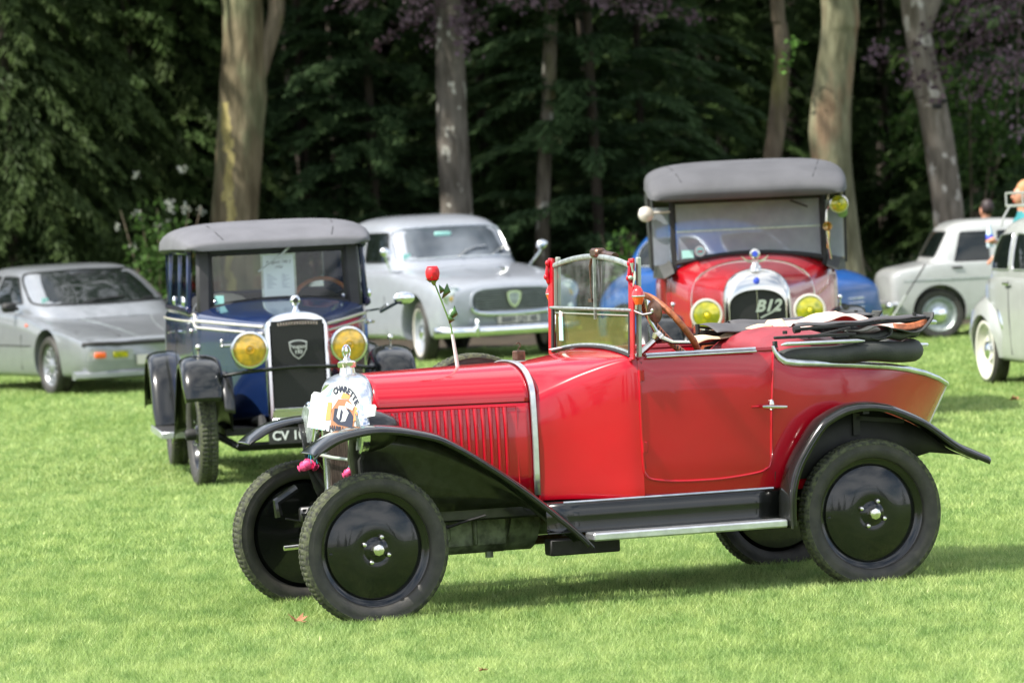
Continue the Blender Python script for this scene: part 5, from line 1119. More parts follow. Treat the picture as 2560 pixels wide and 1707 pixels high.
# ---- small rounded saloons with bulging wings (two)
def rounded(name,loc,a,label,paint,group,rack=False,wl='whitewall'):
    root=empty(name,loc,a,label,'car')
    st=[bsec(-.62,.30,.34,.60,.66),bsec(-.56,.46,.26,.70,.76),bsec(-.35,.54,.23,.80,.86,.1),bsec(0,.56,.22,.88,.93,.1),bsec(.4,.58,.21,.92,.96,.08),bsec(.8,.665,.20,.93,.97,.06),bsec(1.5,.685,.20,.95,.99,.06),bsec(2.1,.65,.22,.94,1.0,.1),bsec(2.5,.50,.26,.84,.92,.15),bsec(2.78,.38,.30,.66,.76,.15),bsec(2.90,.24,.36,.50,.58,.1)]
    body=MB().loft(stations(st,4,4),True,True).build('body',paint,root,50); 
    # wings
    def wing(x0,zc,rx,rz,yc,ry,nm):
        m=MB()
        for s in (-1,1):
            q=MB(); secs=[]
            for i in range(15):
                t=PI*i/14*.98+.03; cx=x0-rx*math.cos(t)*1.0; hz=.24+(zc+rz-.24)*max(0,math.sin(t))**.6
                secs.append([(cx,s*(yc-ry*.9),.24),(cx,s*(yc+ry*.80*math.sin(t)**.5),.24),(cx,s*(yc+ry*math.sin(t)**.45),.24+(hz-.24)*.45),(cx,s*(yc+ry*.86*math.sin(t)**.45),.24+(hz-.24)*.80),(cx,s*(yc+ry*.45*math.sin(t)**.5),.24+(hz-.24)*.97),(cx,s*(yc-ry*.3),hz),(cx,s*(yc-ry*.9),hz)])
            q.loft(secs,True,True); o=q.build(nm,paint,root,60)
            c=MB().loft([[(x0+(.0)+.335*math.cos(t),s*y,.27+.335*math.sin(t)) for t in np.linspace(0,2*PI,29)[:-1]] for y in (yc-.02,yc+.5)],True,True).build('cutter','matte'); cut(o,[c])
            if 'rear' in nm:
                WB=bvh(o); P=[]
                for z in np.linspace(.40,.74,7): 
                    h=WB.ray_cast(Vector((-2,s*(yc+ry*.55),z)),Vector((1,0,0)))[0]
                    if h is not None: P.append(h+Vector((-.004,0,0)))
                if len(P)>2: MB().tube(cr(P,3),[.006]+[.055*max(.1,math.sin(PI*k/(3*(len(P)-1))))**.7 for k in range(1,3*(len(P)-1))]+[.006],10,flat=1).build('stone_guard','chrome',o)
            else:
                headlamp(root,x0-rx*.86,s*(yc+.02),.62,.085,'lens',.12,'chrome',paint)
    wing(0.02,.35,.50,.42,.52,.20,'front_wing'); wing(2.08,.35,.52,.45,.52,.22,'rear_wing')
    B=bvh(body)
    cb=cabin(root,[(.90,.42,2.35,.65,4.5),(1.0,.55,2.26,.65,4.5),(1.15,.72,2.18,.63,4.2),(1.31,.92,2.02,.585,4),(1.41,1.10,1.88,.50,3.4),(1.465,1.3,1.68,.32,2.8),(1.48,1.4,1.55,.12,2.4)],paint); CB=bvh(cb)
    window(CB,[(-.50,1.01),(.50,1.01),(.46,1.22),(.38,1.31),(0,1.325),(-.38,1.31),(-.46,1.22)],'F',cb,'windscreen','darkglass','alu',.05)
    window(CB,[(-.35,1.08),(.35,1.08),(.30,1.28),(-.30,1.28)],'B',cb,'rear_window')
    for vw in 'LR':
        s=1 if vw=='R' else -1
        window(CB,[(.82,1.0),(1.34,1.0),(1.34,1.31),(1.12,1.30),(1.0,1.22)],vw,cb,'side_window',trim='alu'); window(CB,[(1.44,1.0),(2.0,1.0),(1.92,1.20),(1.80,1.29),(1.44,1.31)],vw,cb,'side_window',trim='alu')
        for x in (.62,1.39,1.95): strip(B,[(x,.90),(x,.6),(x,.27)],vw,body,'door_seam','matte',.005)
        h=MB(); h.tube([(1.30,s*.70,.88),(1.46,s*.705,.88)],.012,6); h.build('door_handle','chrome',body)
    secs=[]
    for y in np.linspace(-.62,.62,17): x=-.74+.22*(abs(y)/.62)**3; secs.append([(x-.03*math.cos(t),y,.33+.045*math.sin(t)) for t in np.linspace(0,2*PI,11)[:-1]])
    MB().loft(secs,True,True).build('front_bumper','alu',root,60)
    for z in (.48,.53,.58): MB().tube([(-.60+.0,-.24,z),(-.63,0,z),(-.60,.24,z)],.008,6).build('nose_bar','chrome',body)
    for x in (0,2.1):
        for s in (-1,1): mod_wheel(root,x,s*.61,.29,.305,.215,s,wl,'chrome',0,.135,band=wl)
    if rack:
        r=MB().tube([(x,y,1.54) for x,y in ((1.05,-.48),(1.95,-.48),(1.95,.48),(1.05,.48))],.012,6,closed=True).build('roof_rack','cream',root)
        for y in np.linspace(-.36,.36,6): MB().tube([(1.05,y,1.53),(1.95,y,1.53)],.009,6).build('rack_bar','cream',r)
        for x in (1.15,1.85):
            for s in (-1,1): MB().tube([(x,s*.48,1.54),(x,s*.54,1.45),(x,s*.57,1.36)],.010,6).build('rack_leg','cream',r)
        MB().tube([(x,y,1.65) for x,y in ((1.05,-.48),(1.95,-.48),(1.95,.48),(1.05,.48))],.010,6,closed=True).build('rack_rail','cream',r)
        for x,y in ((1.05,-.48),(1.95,-.48),(1.95,.48),(1.05,.48),(1.5,.48),(1.5,-.48)): MB().tube([(x,y,1.54),(x,y,1.65)],.009,6).build('rack_upright','cream',r)
    return root
rounded('rounded_saloon',(5.22,37.03,0),R(102),'light grey small rounded saloon with roof rack and chrome wing guard, right edge','cream',None,rack=True)
rounded('rounded_saloon',(3.26,48.3,-.04),R(136),'bright blue small rounded saloon mostly hidden behind the red tourer','brightblue',None,wl='matte')
# ---- pale pole
o=empty('leaning_pole',(3.45,44,0),0,'thin pale pole leaning to the right in front of the off-white saloon','pole'); MB().tube([(0,0,-.05),(.26,0,.38),(.45,0,.66)],.011,8).build('pole','cream',o); MB().tube([(.45,0,.66),(.65,0,.95)],.008,6).build('dark_tip','matte',o)
# ================================================================ people
def person(name,loc,face,label,h,hair,shirt,hands=None,skin='skin',trous='darkcloth'):
    root=empty(name,loc,face,label,'person'); k=h/1.75
    # body: continuous skinned figure, facing -x
    V=[(0,0,.95),(0,0,1.15),(0,0,1.38),(0,0,1.47),(-.01,0,1.54),(-.015,0,1.64),(-.01,0,1.70)]; E=[(0,1),(1,2),(2,3),(3,4),(4,5),(5,6)]; r=[(.14,.17),(.12,.155),(.12,.17),(.07,.08),(.055,.055),(.09,.078),(.07,.065)]
    def chain(start,pts):
        p=start
        for q,rad in pts: V.append(q); r.append((rad,rad)); E.append((p,len(V)-1)); p=len(V)-1
        return p
    for s in (-1,1):
        chain(0,[((0,s*.10,.90),.10),((-.01,s*.10,.50),.065),((.01,s*.10,.12),.045),((-.03,s*.10,.05),.04),((-.15,s*.11,.03),.032)])
    H=hands or [((-.02,s*.26,1.12),(-.06,s*.27,.86)) for s in (-1,1)]
    ends=[]
    for s,(el,wr) in zip((-1,1),H): chain(2,[((0,s*.19,1.40),.062),(el,.042),(wr,.028)]); ends.append((el,wr))
    me=bpy.data.meshes.new('body'); me.from_pydata([tuple(c*k for c in v) for v in V],E,[]); b=bpy.data.objects.new('body',me); COL.objects.link(b)
    b.modifiers.new('s','SKIN'); 
    for i,sv in enumerate(me.skin_vertices[0].data): sv.radius=(r[i][0]*k,r[i][1]*k); sv.use_root=(i==0)
    sb=b.modifiers.new('u','SUBSURF'); sb.levels=sb.render_levels=2
    dg=bpy.context.evaluated_depsgraph_get(); dg.update(); me2=bpy.data.meshes.new_from_object(b.evaluated_get(dg)); b.modifiers.clear(); b.data=me2; b.parent=root
    for m in (skin,shirt,trous): me2.materials.append(M[m])
    for p in me2.polygons:
        p.use_smooth=True; c=p.center/k
        if c.z<.97: p.material_index=2
        elif c.z<1.49: p.material_index=1
        for el,wr in ends:
            if (Vector(c)-Vector(wr)).length<.12: p.material_index=0
    # head details
    hd=MB(); hd.ell((.012*k,0,1.685*k),(.105*k,.086*k,.115*k),16,12); 
    hv=[v for v in hd.v]; hm=hd.build('hair',hair,root,60); hm.location=(.02*k,0,.015*k)
    f=MB(); f.ell((-.025*k,0,1.645*k),(.085*k,.072*k,.105*k),16,12); f.ell((-.112*k,0,1.64*k),(.018*k,.012*k,.022*k),8,6); f.build('face',skin,root,60)
    for s in (-1,1):
        MB().ell((0,s*.083*k,1.64*k),(.02*k,.012*k,.03*k),8,6).build('ear',skin,root); MB().ell((-.098*k,s*.030*k,1.665*k),(.01*k,.012*k,.007*k),8,6).build('eye','ink',root)
    MB().ell((-.103*k,0,1.595*k),(.008*k,.022*k,.006*k),8,5).build('mouth','rose',root)
    for s,(el,wr) in zip((-1,1),ends):
        w_=Vector(wr)*k; d=(Vector(wr)-Vector(el)).normalized(); side=Vector((0,1,0)); nrm=d.cross(side).normalized()
        p=MB(); p.ell(w_+d*.06*k,(.04*k,.04*k,.035*k),10,8); p.build('palm',skin,root,60)
        for j in range(4):
            a=w_+d*.085*k+side*(.030-.02*j)*k; L=(.07,.08,.075,.055)[j]*k
            MB().tube([a,a+d*L*.5+nrm*.01*k,a+d*L*.75+nrm*.035*k],[.010*k,.009*k,.007*k],6).build('finger',skin,root,60)
        a=w_+d*.05*k+side*-s*.03*k; MB().tube([a,a+d*.03*k+side*-s*.02*k,a+d*.06*k+nrm*.02*k],[.012*k,.010*k,.008*k],6).build('thumb',skin,root,60)
        MB().tube([w_-d*.06*k,w_-d*.01*k],.036*k,10).build('cuff','whitecloth' if hair=='redhair' else shirt,root)
    return root
person('person',(5.60,52.2,0),R(-60),'dark-haired person in dark clothes standing behind the off-white boxy saloon',1.44,'darkhair','darkcloth')
person('person',(5.00,43.2,0),R(10),'ginger-haired person in a teal shirt holding a water bottle beside the light grey saloon',1.68,'redhair','teal',hands=[((-.08,-.22,1.12),(-.30,-.10,1.05)),((-.10,.20,1.14),(-.28,.08,1.20))])
def botl():
    o=empty('water_bottle',(4.66,43.22,1.10),0,'clear plastic water bottle with blue label held by the ginger-haired person','bottle')
    MB().lathe([(.001,0),(.032,.002),(.034,.02),(.034,.13),(.030,.16),(.014,.20),(.014,.215)],n=16).build('body','bottle',o,50); MB().lathe([(.0355,.065),(.0355,.125)],n=16).build('bottle_label','labelblue',o,50,solid=.001); MB().lathe([(.016,.215),(.016,.235),(.001,.236)],n=12).build('cap','white',o)
botl()
# ================================================================ ground
def nodes_grass(name,base,blade=False):
    m=bpy.data.materials.new(name); m.use_nodes=True; n=m.node_tree.nodes; l=m.node_tree.links; b=n['Principled BSDF']
    g=n.new('ShaderNodeNewGeometry'); 
    def noise(sc_,det=3):
        q=n.new('ShaderNodeTexNoise'); q.inputs['Scale'].default_value=sc_; q.inputs['Detail'].default_value=det; mp=n.new('ShaderNodeMapping'); mp.inputs['Scale'].default_value=(1.3,.38,1); l.new(g.outputs['Position'],mp.inputs[0]); l.new(mp.outputs[0],q.inputs['Vector']); return q
    a=noise(.55); r1=n.new('ShaderNodeValToRGB'); e=r1.color_ramp.elements; e[0].position=.32; e[0].color=(*base[0],1); e[1].position=.70; e[1].color=(*base[1],1); l.new(a.outputs[0],r1.inputs[0])
    c=noise(5.5,6); r2=n.new('ShaderNodeValToRGB'); e=r2.color_ramp.elements; e[0].position=.35; e[0].color=(.72,.80,.70,1); e[1].position=.68; e[1].color=(1.22,1.12,1.15,1); l.new(c.outputs[0],r2.inputs[0])
    mx=n.new('ShaderNodeMixRGB'); mx.blend_type='MULTIPLY'; mx.inputs[0].default_value=1; l.new(r1.outputs[0],mx.inputs[1]); l.new(r2.outputs[0],mx.inputs[2])
    last=mx.outputs[0]
    if blade:
        at=n.new('ShaderNodeAttribute'); at.attribute_name='tint'; r3=n.new('ShaderNodeValToRGB'); r3.color_ramp.elements[0].color=(.52,.60,.48,1); r3.color_ramp.elements[1].color=(1.55,1.40,1.6,1)
        e=r3.color_ramp.elements.new(.93); e.color=(1.2,1.18,1.1,1); e=r3.color_ramp.elements.new(.97); e.color=(2.0,1.6,2.2,1)
        l.new(at.outputs['Fac'],r3.inputs[0]); m2=n.new('ShaderNodeMixRGB'); m2.blend_type='MULTIPLY'; m2.inputs[0].default_value=1; l.new(last,m2.inputs[1]); l.new(r3.outputs[0],m2.inputs[2]); last=m2.outputs[0]
    l.new(last,b.inputs['Base Color']); b.inputs['Roughness'].default_value=.55 if blade else .9; b.inputs['Specular IOR Level'].default_value=.35 if blade else .1
    if blade:
        t=n.new('ShaderNodeBsdfTranslucent'); l.new(last,t.inputs[0]); ms=n.new('ShaderNodeMixShader'); ms.inputs[0].default_value=.42; o=n['Material Output']; l.new(b.outputs[0],ms.inputs[1]); l.new(t.outputs[0],ms.inputs[2]); l.new(ms.outputs[0],o.inputs[0])
    else:
        q=noise(30,4); bb=n.new('ShaderNodeBump'); bb.inputs['Strength'].default_value=.6; bb.inputs['Distance'].default_value=.03; l.new(q.outputs[0],bb.inputs['Height']); l.new(bb.outputs[0],b.inputs['Normal'])
    return m
G0=((.345,.475,.160),(.440,.560,.230))
M['ground']=nodes_grass('lawn_soil',((.115,.185,.050),(.150,.225,.068))); M['blade']=nodes_grass('grass_blades',G0,True)
mb=MB(); mb.grid(lambda u,v:(-400+800*u,-300+900*v,0),8,8); tag(mb.build('ground','ground',smooth=0),kind='structure')
M['floor']=mat('woodland_soil',(.022,.016,.010),.95,col2=(.06,.045,.025),vs_=3,bump=.4,bs=8,dist=.05)
def edgeY(x): return 52.6+.5*math.sin(x*.7+1)+.25*math.sin(x*2.3)
mb=MB(); xs=np.linspace(-60,60,241); V=[(x,edgeY(x)+.15*random.uniform(-1,1),.006) for x in xs]+[(x,160,.006) for x in xs]; n=len(xs)
mb.add(V,[(i,i+1,n+i+1,n+i) for i in range(n-1)]); tag(mb.build('woodland_floor','floor',smooth=0),kind='structure')
def numesh(name,V,F3,m,attr=None,parent=None,smooth=False):
    me=bpy.data.meshes.new(name); nv,nf=len(V),len(F3); k=F3.shape[1]
    me.vertices.add(nv); me.vertices.foreach_set('co',V.astype(np.float32).ravel()); me.loops.add(nf*k); me.loops.foreach_set('vertex_index',F3.astype(np.int32).ravel())
    me.polygons.add(nf); me.polygons.foreach_set('loop_start',np.arange(0,nf*k,k,dtype=np.int32)); me.polygons.foreach_set('loop_total',np.full(nf,k,dtype=np.int32)) if 0 else None
    me.update(calc_edges=True)
    if attr is not None: a=me.attributes.new('tint','FLOAT','POINT'); a.data.foreach_set('value',attr.astype(np.float32))
    me.materials.append(M[m] if isinstance(m,str) else m); o=bpy.data.objects.new(name,me); COL.objects.link(o); o.parent=parent
    return o
def blades():
    Vs=[];Ts=[]
    for y0,y1,den,h,wd in ((15.2,19,9500,.031,.0042),(19,24,7500,.033,.0046),(24,31,3200,.034,.0075),(31,41,1500,.036,.011),(41,52.8,850,.042,.016)):
        hw=lambda y:.122*y+1.2
        area=(hw(y0)+hw(y1))*(y1-y0); n=int(area*den)
        y=RNG.uniform(y0,y1,n); x=RNG.uniform(-1,1,n)*hw(y1); k=np.abs(x)<hw(y); x,y=x[k],y[k]; n=len(x)
        # soft tufts
        cl=np.sin(x*9.1+2*np.sin(y*7.3))*np.sin(y*8.7+1.7*np.sin(x*6.1)); hh=h*(RNG.uniform(.55,1.15,n)+.18*cl)
        a=RNG.uniform(0,2*PI,n); l_=RNG.normal(0,.62,(n,2))*hh[:,None]
        dx,dy=np.cos(a)*wd/2,np.sin(a)*wd/2
        v=np.empty((n,3,3)); v[:,0]=np.stack([x-dx,y-dy,np.zeros(n)],1); v[:,1]=np.stack([x+dx,y+dy,np.zeros(n)],1); v[:,2]=np.stack([x+l_[:,0],y+l_[:,1],hh],1)
        Vs.append(v.reshape(-1,3)); t=np.clip(RNG.beta(2,2.2,n)+.12*cl,0,1); Ts.append(np.repeat(t,3))
    # wider surroundings of the lawn, coarser
    n=520000; x=RNG.uniform(-15,15,n); y=RNG.uniform(6,52.6,n); k=np.abs(x)>.122*y+1.0; k|=y<15.3; x,y=x[k],y[k]; n=len(x); a=RNG.uniform(0,2*PI,n); hh=.04*RNG.uniform(.6,1.15,n); l_=RNG.normal(0,.45,(n,2))*hh[:,None]; dx,dy=np.cos(a)*.012,np.sin(a)*.012
    v=np.empty((n,3,3)); v[:,0]=np.stack([x-dx,y-dy,np.zeros(n)],1); v[:,1]=np.stack([x+dx,y+dy,np.zeros(n)],1); v[:,2]=np.stack([x+l_[:,0],y+l_[:,1],hh],1); Vs.append(v.reshape(-1,3)); Ts.append(np.repeat(np.clip(RNG.beta(2,2.2,n),0,1),3))
    V=np.concatenate(Vs); o=numesh('grass',V,np.arange(len(V)).reshape(-1,3),'blade',np.concatenate(Ts)); tag(o,'short bright green mown grass of the lawn','grass',kind='stuff')
blades()
# fallen leaves
def fallen(x,y,sc_,rz,label):
    o=empty('fallen_leaf',(x,y,.03),rz,label,'leaf'); m=MB()
    pts=[(0,-.5),(.18,-.3),(.5,-.25),(.3,-.02),(.45,.3),(.15,.2),(0,.55),(-.15,.2),(-.45,.25),(-.28,-.02),(-.5,-.3),(-.18,-.28)]
    P=[(u*sc_,v*sc_,.35*sc_*abs(u)*2+.10*sc_*math.sin(v*7)) for u,v in pts]; m.add([(0,0,0)]+P,[(0,1+i,1+(i+1)%12) for i in range(12)]); m.build('blade','leafbrown',o,0,solid=.0015); MB().tube([(0,-.45*sc_,.05*sc_),(.05*sc_,-.75*sc_,0),(.12*sc_,-.95*sc_,.05*sc_)],.0025,5).build('stalk','leafbrown',o)
from_px=lambda px,py:None
fallen(-1.02,20.00,.085,.4,'curled brown dry leaf on the grass just left of the front tyre')
fallen(3.98,35.6,.09,1.2,'brown dry leaf on the grass below the light grey saloon'); fallen(-.18,17.6,.03,2.2,'tiny brown leaf on the grass near the bottom edge')
fallen(3.9,35.2,.07,.3,'small dry leaf right beside the larger one by the grey saloon') if 0 else None
# grass clippings on tyres are part of the tread colour
# ================================================================ trees
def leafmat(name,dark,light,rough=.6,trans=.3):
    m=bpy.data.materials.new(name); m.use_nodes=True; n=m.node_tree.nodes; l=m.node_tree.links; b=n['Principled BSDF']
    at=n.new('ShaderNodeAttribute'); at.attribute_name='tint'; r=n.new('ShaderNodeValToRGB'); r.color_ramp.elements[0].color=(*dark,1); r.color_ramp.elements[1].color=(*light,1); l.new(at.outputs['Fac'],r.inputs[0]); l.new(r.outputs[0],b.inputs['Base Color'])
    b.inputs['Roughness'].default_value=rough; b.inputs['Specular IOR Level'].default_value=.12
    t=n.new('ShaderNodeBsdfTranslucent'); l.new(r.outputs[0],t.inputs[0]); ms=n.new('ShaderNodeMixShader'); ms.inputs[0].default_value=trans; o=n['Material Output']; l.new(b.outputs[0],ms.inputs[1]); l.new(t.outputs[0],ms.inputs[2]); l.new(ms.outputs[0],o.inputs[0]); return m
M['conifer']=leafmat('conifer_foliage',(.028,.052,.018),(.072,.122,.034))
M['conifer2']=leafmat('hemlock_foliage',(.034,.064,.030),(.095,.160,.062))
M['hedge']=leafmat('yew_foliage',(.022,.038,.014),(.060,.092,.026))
M['beech']=leafmat('green_leaves',(.03,.06,.015),(.07,.14,.03))
M['copper']=leafmat('copper_leaves',(.060,.034,.042),(.24,.17,.21))
M['fresh']=leafmat('fresh_green_leaves',(.06,.14,.03),(.13,.26,.05))
M['farleaf']=leafmat('deep_wood_leaves',(.030,.046,.020),(.065,.095,.040))
M['whiteflower']=leafmat('white_blossom',(.20,.23,.18),(.38,.40,.35))
def bark(name,c1,c2,spots=None,spotscale=5,thr=.62,c3=None,mossy=None,stripe=None):
    m=bpy.data.materials.new(name); m.use_nodes=True; n=m.node_tree.nodes; l=m.node_tree.links; b=n['Principled BSDF']; b.inputs['Roughness'].default_value=.85; b.inputs['Specular IOR Level'].default_value=.2
    t=n.new('ShaderNodeTexCoord')
    def nz(s,sx=1,sy=1,sz=1,det=4,typ='n'):
        mp=n.new('ShaderNodeMapping'); mp.inputs['Scale'].default_value=(sx,sy,sz); l.new(t.outputs['Object'],mp.inputs[0]); q=n.new('ShaderNodeTexNoise'); q.inputs['Scale'].default_value=s; q.inputs['Detail'].default_value=det; l.new(mp.outputs[0],q.inputs['Vector']); return q.outputs[0]
    def ramp(o,a,b_,ca=(0,0,0),cb=(1,1,1)):
        r=n.new('ShaderNodeValToRGB'); r.color_ramp.elements[0].position=a; r.color_ramp.elements[1].position=b_; r.color_ramp.elements[0].color=(*ca,1); r.color_ramp.elements[1].color=(*cb,1); l.new(o,r.inputs[0]); return r.outputs[0]
    def mix(f,a,c):
        x=n.new('ShaderNodeMixRGB'); l.new(f,x.inputs[0]); l.new(a,x.inputs[1]); x.inputs[2].default_value=(*c,1); return x.outputs[0]
    col=ramp(nz(4,1,1,.18,6),.35,.65,tuple(.72*c for c in c1),tuple(.9*c for c in c2))
    if c3: col=mix(ramp(nz(2.2,1,1,.35),.50,.60),col,c3)
    if mossy: col=mix(ramp(nz(1.6,1,1,.5),.55,.65),col,mossy)
    if spots: col=mix(ramp(nz(spotscale,1,1,.6,3),thr,thr+.04),col,spots)
    if stripe:
        sp=n.new('ShaderNodeSeparateXYZ'); l.new(t.outputs['Object'],sp.inputs[0])
        w1=n.new('ShaderNodeMath'); w1.operation='MULTIPLY_ADD'; l.new(nz(1.4,0,0,1,3),w1.inputs[0]); w1.inputs[1].default_value=.34; w1.inputs[2].default_value=-.20; 
        d=n.new('ShaderNodeMath'); d.operation='SUBTRACT'; l.new(sp.outputs['X'],d.inputs[0]); l.new(w1.outputs[0],d.inputs[1])
        a=n.new('ShaderNodeMath'); a.operation='ABSOLUTE'; l.new(d.outputs[0],a.inputs[0])
        nn=n.new('ShaderNodeMath'); nn.operation='MULTIPLY_ADD'; l.new(nz(9,1,1,.6,3),nn.inputs[0]); nn.inputs[1].default_value=.22; nn.inputs[2].default_value=-.055; 
        c=n.new('ShaderNodeMath'); c.operation='LESS_THAN'; l.new(a.outputs[0],c.inputs[0]); l.new(nn.outputs[0],c.inputs[1])
        zz=n.new('ShaderNodeMath'); zz.operation='LESS_THAN'; l.new(sp.outputs['Z'],zz.inputs[0]); zz.inputs[1].default_value=stripe[1]
        f=n.new('ShaderNodeMath'); f.operation='MULTIPLY'; l.new(c.outputs[0],f.inputs[0]); l.new(zz.outputs[0],f.inputs[1])
        x=n.new('ShaderNodeMixRGB'); l.new(f.outputs[0],x.inputs[0]); l.new(col,x.inputs[1]); x.inputs[2].default_value=(*stripe[0],1); col=x.outputs[0]
    l.new(col,b.inputs['Base Color'])
    fm=n.new('ShaderNodeMixRGB'); fm.blend_type='MULTIPLY'; fm.inputs[0].default_value=1; l.new(col,fm.inputs[1]); l.new(ramp(nz(11,1,1,.22,5),.35,.62,(.62,.60,.56),(1.12,1.1,1.08)),fm.inputs[2]); l.new(fm.outputs[0],b.inputs['Base Color'])
    bb=n.new('ShaderNodeBump'); bb.inputs['Strength'].default_value=.9; bb.inputs['Distance'].default_value=.05; l.new(nz(10,1,1,.25,5),bb.inputs['Height']); l.new(bb.outputs[0],b.inputs['Normal']); return m
M['barkA']=bark('tan_bark',(.165,.135,.080),(.235,.20,.125),c3=(.16,.165,.095),spots=(.5,.47,.38),spotscale=3.2,thr=.74,stripe=((.36,.31,.13),3.15))
M['barkB']=bark('grey_speckled_bark',(.15,.135,.115),(.22,.20,.175),spots=(.50,.50,.45),spotscale=6.5,thr=.60)
M['barkC']=bark('thin_grey_bark',(.13,.115,.09),(.23,.205,.165),spots=(.40,.40,.35),spotscale=6,thr=.60,mossy=(.12,.12,.05))
M['barkD']=bark('brown_mossy_bark',(.14,.11,.08),(.20,.165,.12),mossy=(.13,.125,.05))
M['barkE']=bark('olive_bark',(.17,.17,.10),(.24,.235,.15),c3=(.19,.135,.085),spots=(.42,.38,.26),spotscale=2.6,thr=.73)
M['barkF']=bark('pale_grey_pink_bark',(.20,.175,.145),(.30,.27,.23),spots=(.48,.46,.42),spotscale=5.5,thr=.59,mossy=(.15,.13,.10))
M['barkdark']=mat('dark_bark',(.035,.028,.02),.9,col2=(.07,.055,.04),vs_=6,aniso=(1,1,.3))
def leaves(n,P,size,asp=.45,tint=None,droop=0,rs=None,dirs=None):
    """n diamond leaves at points P; returns verts, faces, tints"""
    rs=rs or RNG; n=len(P); 
    d=rs.normal(0,1,(n,3)) if dirs is None else dirs+rs.normal(0,.35,(n,3)); d[:,2]-=droop; d/=np.linalg.norm(d,axis=1)[:,None]
    u=rs.normal(0,1,(n,3)); u[:,2]*=.5; s=np.cross(d,u); s/=np.linalg.norm(s,axis=1)[:,None]+1e-9
    L=size*rs.uniform(.6,1.3,n)[:,None]; W=L*asp
    V=np.stack([P-d*L*.5,P+s*W*.5,P+d*L*.5,P-s*W*.5],1).reshape(-1,3); F=np.arange(4*n).reshape(-1,4); 
    T=rs.uniform(0,1,n) if tint is None else np.clip(tint+rs.uniform(-.2,.2,n),0,1); return V,F,np.repeat(T,4)
def trunk(mb,pts,rad,n=18,knob=.05,seed=0,flare=0):
    P=cr(pts,6); rr=np.interp(np.linspace(0,len(pts)-1,len(P)),range(len(pts)),rad); rs=np.random.default_rng(seed); ph=rs.uniform(0,6.28,6); secs=[]
    for i,(p,r) in enumerate(zip(P,rr)):
        z=p[2]; q=[]
        for k in range(n):
            a=2*PI*k/n; f=1+knob*(math.sin(2*a+ph[0]+z*.9)+.6*math.sin(3*a+ph[1]-z*1.7)+.5*math.sin(z*3.1+ph[2]+a)); fl=flare*math.exp(-max(0,z)*2.2)*(1+.35*math.sin(5*a+ph[3]))
            q.append((p[0]+(r*f+fl)*math.cos(a),p[1]+(r*f+fl)*math.sin(a),z))
        secs.append(q)
    return mb.loft(secs,True,True)
def px2(X,Y): pass
F_=10270.
def wx(px,Y): return (px-1176)/F_*Y
def wz(px,py,Y): # height of a display pixel at distance Y (roll and pitch included)
    xi=(px-1176)*1.0884; yi=(py-784)*1.0884; c,s=math.cos(.048),math.sin(.048); x=xi*c-yi*s; y=xi*s+yi*c
    cp,sp=math.cos(.0353),math.sin(.0353); f=11178.5; dY=f*cp-y*sp; dZ=-f*sp-y*cp
    return x/dY*Y, 1.942+dZ/dY*Y
def broad(name,Y,px_pts,barkm,label,crown_h,crown_r,leaf,seed,extra=None,nleaf=5200,flare=.12,lean=None):
    """px_pts: display pixels (x,y,width) measured on the trunk -> world centre line"""
    W=[]; 
    for x,y,w in px_pts: X,Z=wz(x,y,Y); W.append((X,Z,w/2/F_*Y*1.02))
    W.sort(key=lambda t:t[1]); 
    b=W[0]; sl=(W[1][0]-b[0])/(W[1][1]-b[1]+1e-6); X0=b[0]-sl*b[1]*.9
    t=W[-1]; pts=[(X0,0,-.1,b[2]*1.12)]+[(x,0,z,r) for x,z,r in W]; topx=t[0]+(t[0]-W[0][0])*.3
    pts+=[(topx,.2,t[1]+2.5,t[2]*.8),(topx+.1,.3,crown_h*.75,t[2]*.45),(topx,.2,crown_h,t[2]*.12)]
    root=empty(name,(X0,Y,0),0,label,'tree'); m=MB(); trunk(m,[(p[0]-X0,p[1],p[2]) for p in pts],[p[3] for p in pts],22,.045,seed,flare)
    tr=m.build('trunk',barkm,root,70)
    rs=np.random.default_rng(seed)
    # limbs
    m=MB(); tips=[]
    for k in range(9):
        a=rs.uniform(0,2*PI); z0=rs.uniform(max(4.9,t[1]+.8),crown_h*.75); L=rs.uniform(.5,1)*crown_r; p0=Vector((topx-X0,.2,z0)); p1=p0+Vector((math.cos(a)*L*.5,math.sin(a)*L*.5,L*.35)); p2=p0+Vector((math.cos(a)*L,math.sin(a)*L,L*.5)); m.tube([p0,p1,p2],[t[2]*.35,t[2]*.22,.03],6); tips+= [p1,p2]
    tag(m.build('limb',barkm,root,60),kind='stuff')
    # crown in clumps
    nc=34; c=rs.normal(0,1,(nc,3)); c/=np.linalg.norm(c,axis=1)[:,None]; c*=rs.uniform(.35,1,(nc,1))**.5; cz=(4.9+crown_h+1.5)/2+.6; C_=c*np.array([crown_r,crown_r,(crown_h+1.5-5.4)/2])+np.array([topx-X0,.2,cz])
    idx=rs.integers(0,nc,nleaf); P=C_[idx]+rs.normal(0,crown_r*.20,(nleaf,3)); P[:,2]=np.maximum(P[:,2],4.95+rs.uniform(0,.5,nleaf)); V,F,T=leaves(nleaf,P,.30,.6,tint=rs.uniform(0,1,nc)[idx],rs=rs); tag(numesh('crown',V,F,leaf,T,root),kind='stuff')
    return root,X0
t1,x1=broad('tall_tree',57.5,[(546,700,112),(541,600,108),(541,500,104),(548,400,103),(551,300,106),(556,230,110),(556,190,108),(560,100,99),(557,0,96)],'barkA','thick tan tree trunk with a yellow lichen streak behind the blue saloon',13,4.6,'beech',3)
